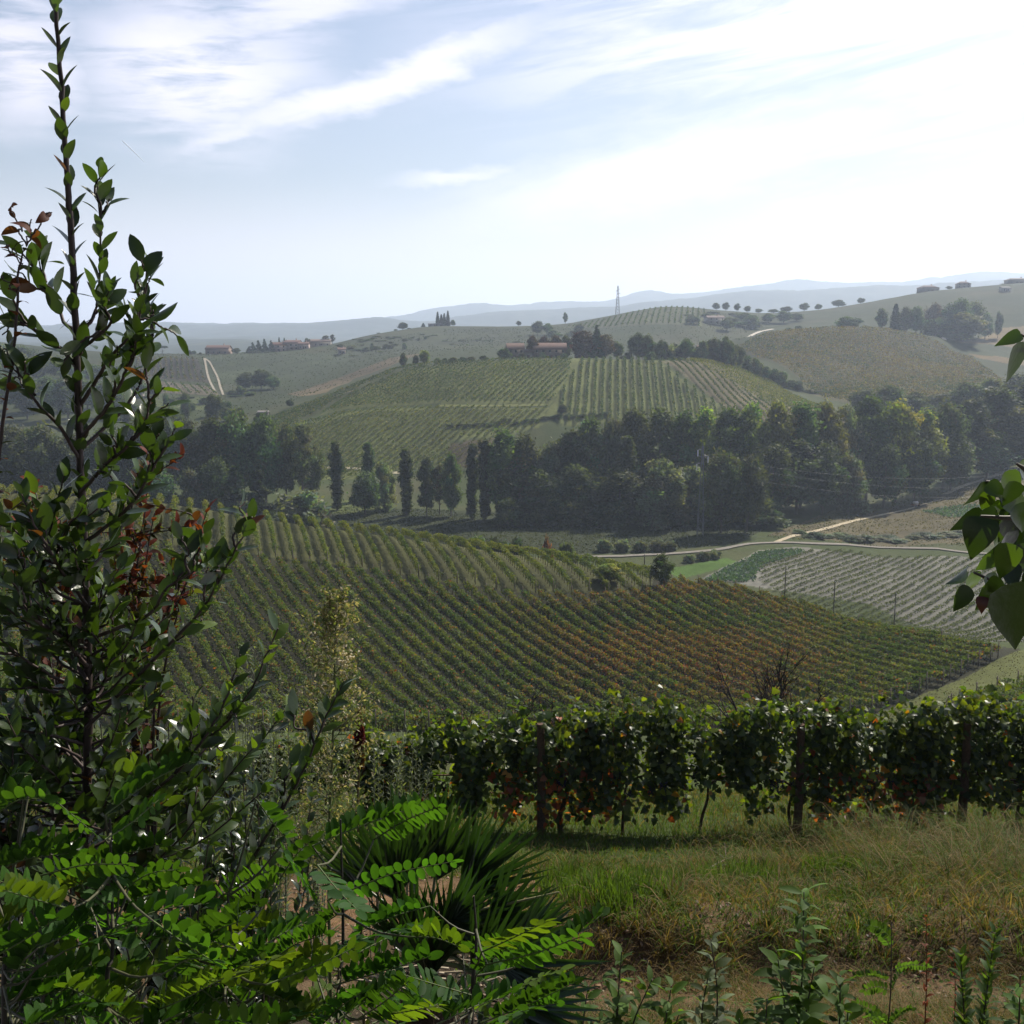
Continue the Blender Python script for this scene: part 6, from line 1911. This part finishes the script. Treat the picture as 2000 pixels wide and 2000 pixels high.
leafy(1560, 1742, 5.0, .135, 601, 'tallest leafy plant standing upright on the lower bank', .030, stems=3)
leafy(1640, 1905, 4.9, .11, 602, 'leafy plant leaning beside the tallest one on its right', .028, stems=2)
leafy(1212, 1858, 4.9, .10, 603, 'leafy plant nearest the palm on the lower bank', .026, stems=3)
leafy(1310, 1925, 4.8, .11, 604, 'low leafy plant second from the palm on the lower bank', .028, stems=2)
leafy(1395, 1835, 5.1, .10, 605, 'greyish leafy plant between the low one and the tallest one', .030, col=(.085, .11, .06), stems=2)
leafy(1135, 1925, 4.6, .09, 606, 'small leafy plant tucked under the palm leaves', .024, stems=3)
leafy(1500, 1950, 4.7, .10, 607, 'small leafy plant at the foot of the tallest one', .026, stems=3)
leafy(1925, 1822, 4.4, .085, 608, 'dark leafy stalk near the lower right corner', .016, col=(.035, .06, .022), stems=2, open_=.6)
leafy(1990, 1905, 4.6, .09, 609, 'leafy plant cut by the right edge of the picture', .026, stems=2)
leafy(1440, 1990, 4.5, .09, 610, 'low leafy plant at the bottom edge left of the tallest one', .024, stems=3)


def small_things():
    rng = np.random.default_rng(621)
    # pinnate seedling
    Y = 5.0
    x = P(1735, 1950, Y)[0]; z = float(H(x, Y)); b = np.array((x, Y, z))
    root = empty('locust_seedling', b, 'thin locust seedling with sparse pinnate leaves right of the tallest plant', 'sapling')
    st = MA(); zt = P(1730, 1800, Y)[2] - z
    c = curve_pts([(0, 0, -.05), (.01, 0, zt * .5), (-.01, 0, zt)], 14); tube(st, c, np.linspace(.005, .002, 14), 6, (.06, .045, .04)); st.obj('stem', M_STEM, root)
    for k in range(11):
        p, t, _ = along(c, [rng.uniform(.2, 1)])
        an = rng.uniform(0, 6.28); R = rng.uniform(.12, .2)
        e = p[0] + np.array((cos(an) * R, sin(an) * R * .6, rng.uniform(-.02, .1)))
        a = MA(); frond(a, curve_pts([p[0], (p[0] + e) / 2 + (0, 0, .02), e], 8), rng, .038, .5, np.array((.045, .085, .03)) * rng.uniform(.8, 1.2)); a.obj('frond', [M_SOFT, M_STEM], root, smooth=True)
    # rusty dock stalk
    for px, top, Y, lab in [(1797, 1782, 5.0, 'thin rust-red dock stalk right of the locust seedling'), (1855, 1850, 5.4, 'thin dry stalk between the dock stalk and the dark leafy stalk')]:
        x = P(px, 1950, Y)[0]; z = float(H(x, Y)); zt = P(px, top, Y)[2] - z
        root = empty('dock_stalk', (x, Y, z), lab, 'weed')
        a = MA(); c = curve_pts([(.04, 0, -.05), (.03, 0, zt * .5), (0, 0, zt)], 14); tube(a, c, np.linspace(.005, .0015, 14), 5, (.13, .05, .03)); a.obj('stem', M_STEM, root)
        lf = MA(); twig_leaves(lf, c, rng, .03, .05, .4, lambda n, s, r: np.array((.20, .055, .025)) * r.uniform(.5, 1.2, n)[:, None], 'lance', start=.15, open_=.6, curl=(.5, 1.4)); lf.obj('foliage', M_SOFT, root)
    # fallen dry branch
    p0, p1 = ground(1342, 1742, 7, 13), ground(1432, 1688, 7, 13)
    a = MA(); c = curve_pts([p0 + (0, 0, .05), (p0 + p1) / 2 + (0, 0, .12), p1 + (0, 0, .10)], 12); tube(a, c, np.linspace(.016, .005, 12), 7, (.24, .20, .15))
    for k in range(4):
        i = rng.integers(3, 10); q = c[i] + np.array((rng.normal() * .15, rng.normal() * .1, rng.uniform(.03, .15))); tube(a, [c[i], q], np.array((.006, .002)), 5, (.22, .18, .14))
    tag(a.obj('fallen_branch', M_BARK), 'pale dry branch lying in the grass before the vine row', 'branch')
    # two bare trees just beyond the vine row
    for px, top, bot, Y, seed, lab in [(1482, 1243, 1420, 24, 1, 'bare upright sapling without leaves rising behind the right half of the vine row'), (985, 1265, 1440, 24, 2, 'low bare bush of dark twigs behind the middle of the vine row')]:
        r = np.random.default_rng(700 + seed)
        x = P(px, bot, Y)[0]; z = float(H(x, Y)); zt = P(px, top, Y)[2] - z
        root = empty('bare_tree', (x, Y, z), lab, 'tree')
        a = MA(); tw = MA()

        def grow(p, d, ln, rad, lev):
            q = p + d * ln
            m = (p + q) / 2 + r.normal(size=3) * ln * .06
            tube(a if lev < 2 else tw, curve_pts([p, m, q], 5), np.linspace(rad, rad * .6, 5), 5, (.035, .028, .026))
            if lev >= 5:
                return
            for k in range(2 + (r.random() < .55)):
                nd = norm(d + r.normal(size=3) * (.42 if seed == 1 else .75) + np.array((0, 0, .12)))
                grow(q if k < 2 else m, nd, ln * r.uniform(.6, .85), rad * .64, lev + 1)
        n0 = 4 if seed == 1 else 6
        for k in range(n0):
            d = norm(np.array((r.normal() * (.28 if seed == 1 else .7), r.normal() * .3, 1)))
            grow(np.array((r.normal() * .1, r.normal() * .1, -.2)), d, zt * .30, .06, 0)
        a.obj('trunk', M_BARK, root); tw.obj('twigs', M_BARK, root)


small_things()


# ---- lilac reaching in from the right
def lilac():
    rng = np.random.default_rng(641)
    b = np.array((1.75, 1.35, float(H(1.75, 1.35))))
    root = empty('lilac_bush', b, 'heart-shaped lilac leaves reaching in from the right edge', 'bush')
    st = MA()
    for pts in ([(2600, 1700, 1.35), (2250, 1150, 1.3), (2060, 985, 1.27), (1975, 950, 1.25), (1925, 940, 1.24)], [(2250, 1150, 1.3), (2080, 1150, 1.27), (1980, 1150, 1.25), (1902, 1118, 1.24)], [(2060, 985, 1.27), (1990, 1010, 1.26), (1915, 1008, 1.25)],
                [(2250, 1150, 1.3), (2140, 800, 1.3), (2040, 680, 1.29), (1995, 654, 1.28)], [(2060, 985, 1.27), (2010, 925, 1.27), (1985, 905, 1.27)]):
        c = PX(pts) - b
        tube(st, curve_pts(c, 24), np.linspace(.006, .0015, 24), 7, (.07, .055, .04))
    c0 = PX([(2600, 1700, 1.35)])[0] - b
    tube(st, curve_pts([(0, 0, -.1), c0 * .6, c0], 8), np.linspace(.018, .008, 8), 8, (.08, .06, .045))
    st.obj('stem', M_STEM, root, smooth=True)
    LV = [((1994, 652), (1946, 674), 24, 1), ((1992, 668), (1976, 750), 44, 0), ((1922, 940), (1893, 994), 34, 0), ((1928, 945), (1966, 972), 30, 0), ((1962, 922), (1988, 975), 40, 1), ((1922, 1003), (1860, 1034), 34, 0),
          ((1918, 1010), (1901, 1092), 60, 0), ((1922, 994), (1952, 1026), 30, 0), ((1975, 1062), (1952, 1136), 46, 1), ((1945, 1090), (1905, 1112), 26, 1), ((1888, 1112), (1857, 1144), 30, 0), ((1898, 1118), (1908, 1172), 34, 1), ((1896, 1148), (1856, 1197), 32, 0),
          ((1920, 1165), (1916, 1198), 22, 2), ((1960, 1010), (1990, 1060), 40, 0), ((1945, 1040), (1965, 1085), 30, 1), ((1985, 985), (2010, 1040), 50, 0), ((1935, 960), (1915, 1000), 26, 1), ((1990, 905), (2015, 950), 40, 1), ((1968, 1100), (1985, 1150), 40, 0),
          ((1930, 1120), (1945, 1175), 40, 1), ((1960, 1165), (1985, 1195), 50, 0), ((2000, 1060), (2010, 1130), 60, 0), ((1985, 940), (1960, 990), 34, 0), ((1955, 1130), (1925, 1160), 28, 1)]
    for k in range(26):
        x, y = rng.uniform(1945, 2060), rng.uniform(905, 1180)
        LV.append(((x, y), (x + rng.normal() * 28, y + rng.uniform(25, 62)), rng.uniform(26, 52), int(rng.random() < .3)))
    base, d, n_, L, W, C = [], [], [], [], [], []
    for (p, q, wd, k) in LV:
        Y = 1.25 + rng.uniform(-.06, .06)
        A, B = P(p[0], p[1], Y) - b, P(q[0], q[1], Y + rng.uniform(-.03, .03)) - b
        base.append(A); d.append(B - A); L.append(np.linalg.norm(B - A) * 1.05); W.append(wd / FPX * Y * 1.15)
        n_.append(norm(np.array((rng.normal() * .4, -1, rng.uniform(.2, 1.1)))))
        C.append(np.array([(.017, .032, .010), (.05, .085, .014), (.07, .02, .02)][k]) * rng.uniform(.85, 1.2))
    a = MA()
    leaves(a, np.array(base), np.array(d), np.array(n_), np.array(L), np.array(W), np.array(C), 'heart', rng.uniform(.1, .45, len(L)), rng.uniform(.0, .5, len(L)))
    # the big leaf closest to the lens, its shaded side put in as darker colour
    A, B = P(1972, 1140, .95) - b, P(1990, 1272, .95) - b
    leaves(a, A[None], (B - A)[None], np.array([(.25, -1, -.25)]), np.array([np.linalg.norm(B - A)]), np.array([120 / FPX * .95]), np.array([(.010, .017, .007)]), 'heart', .15, .1)
    a.obj('foliage', M_GLOSSY, root, smooth=True)


lilac()
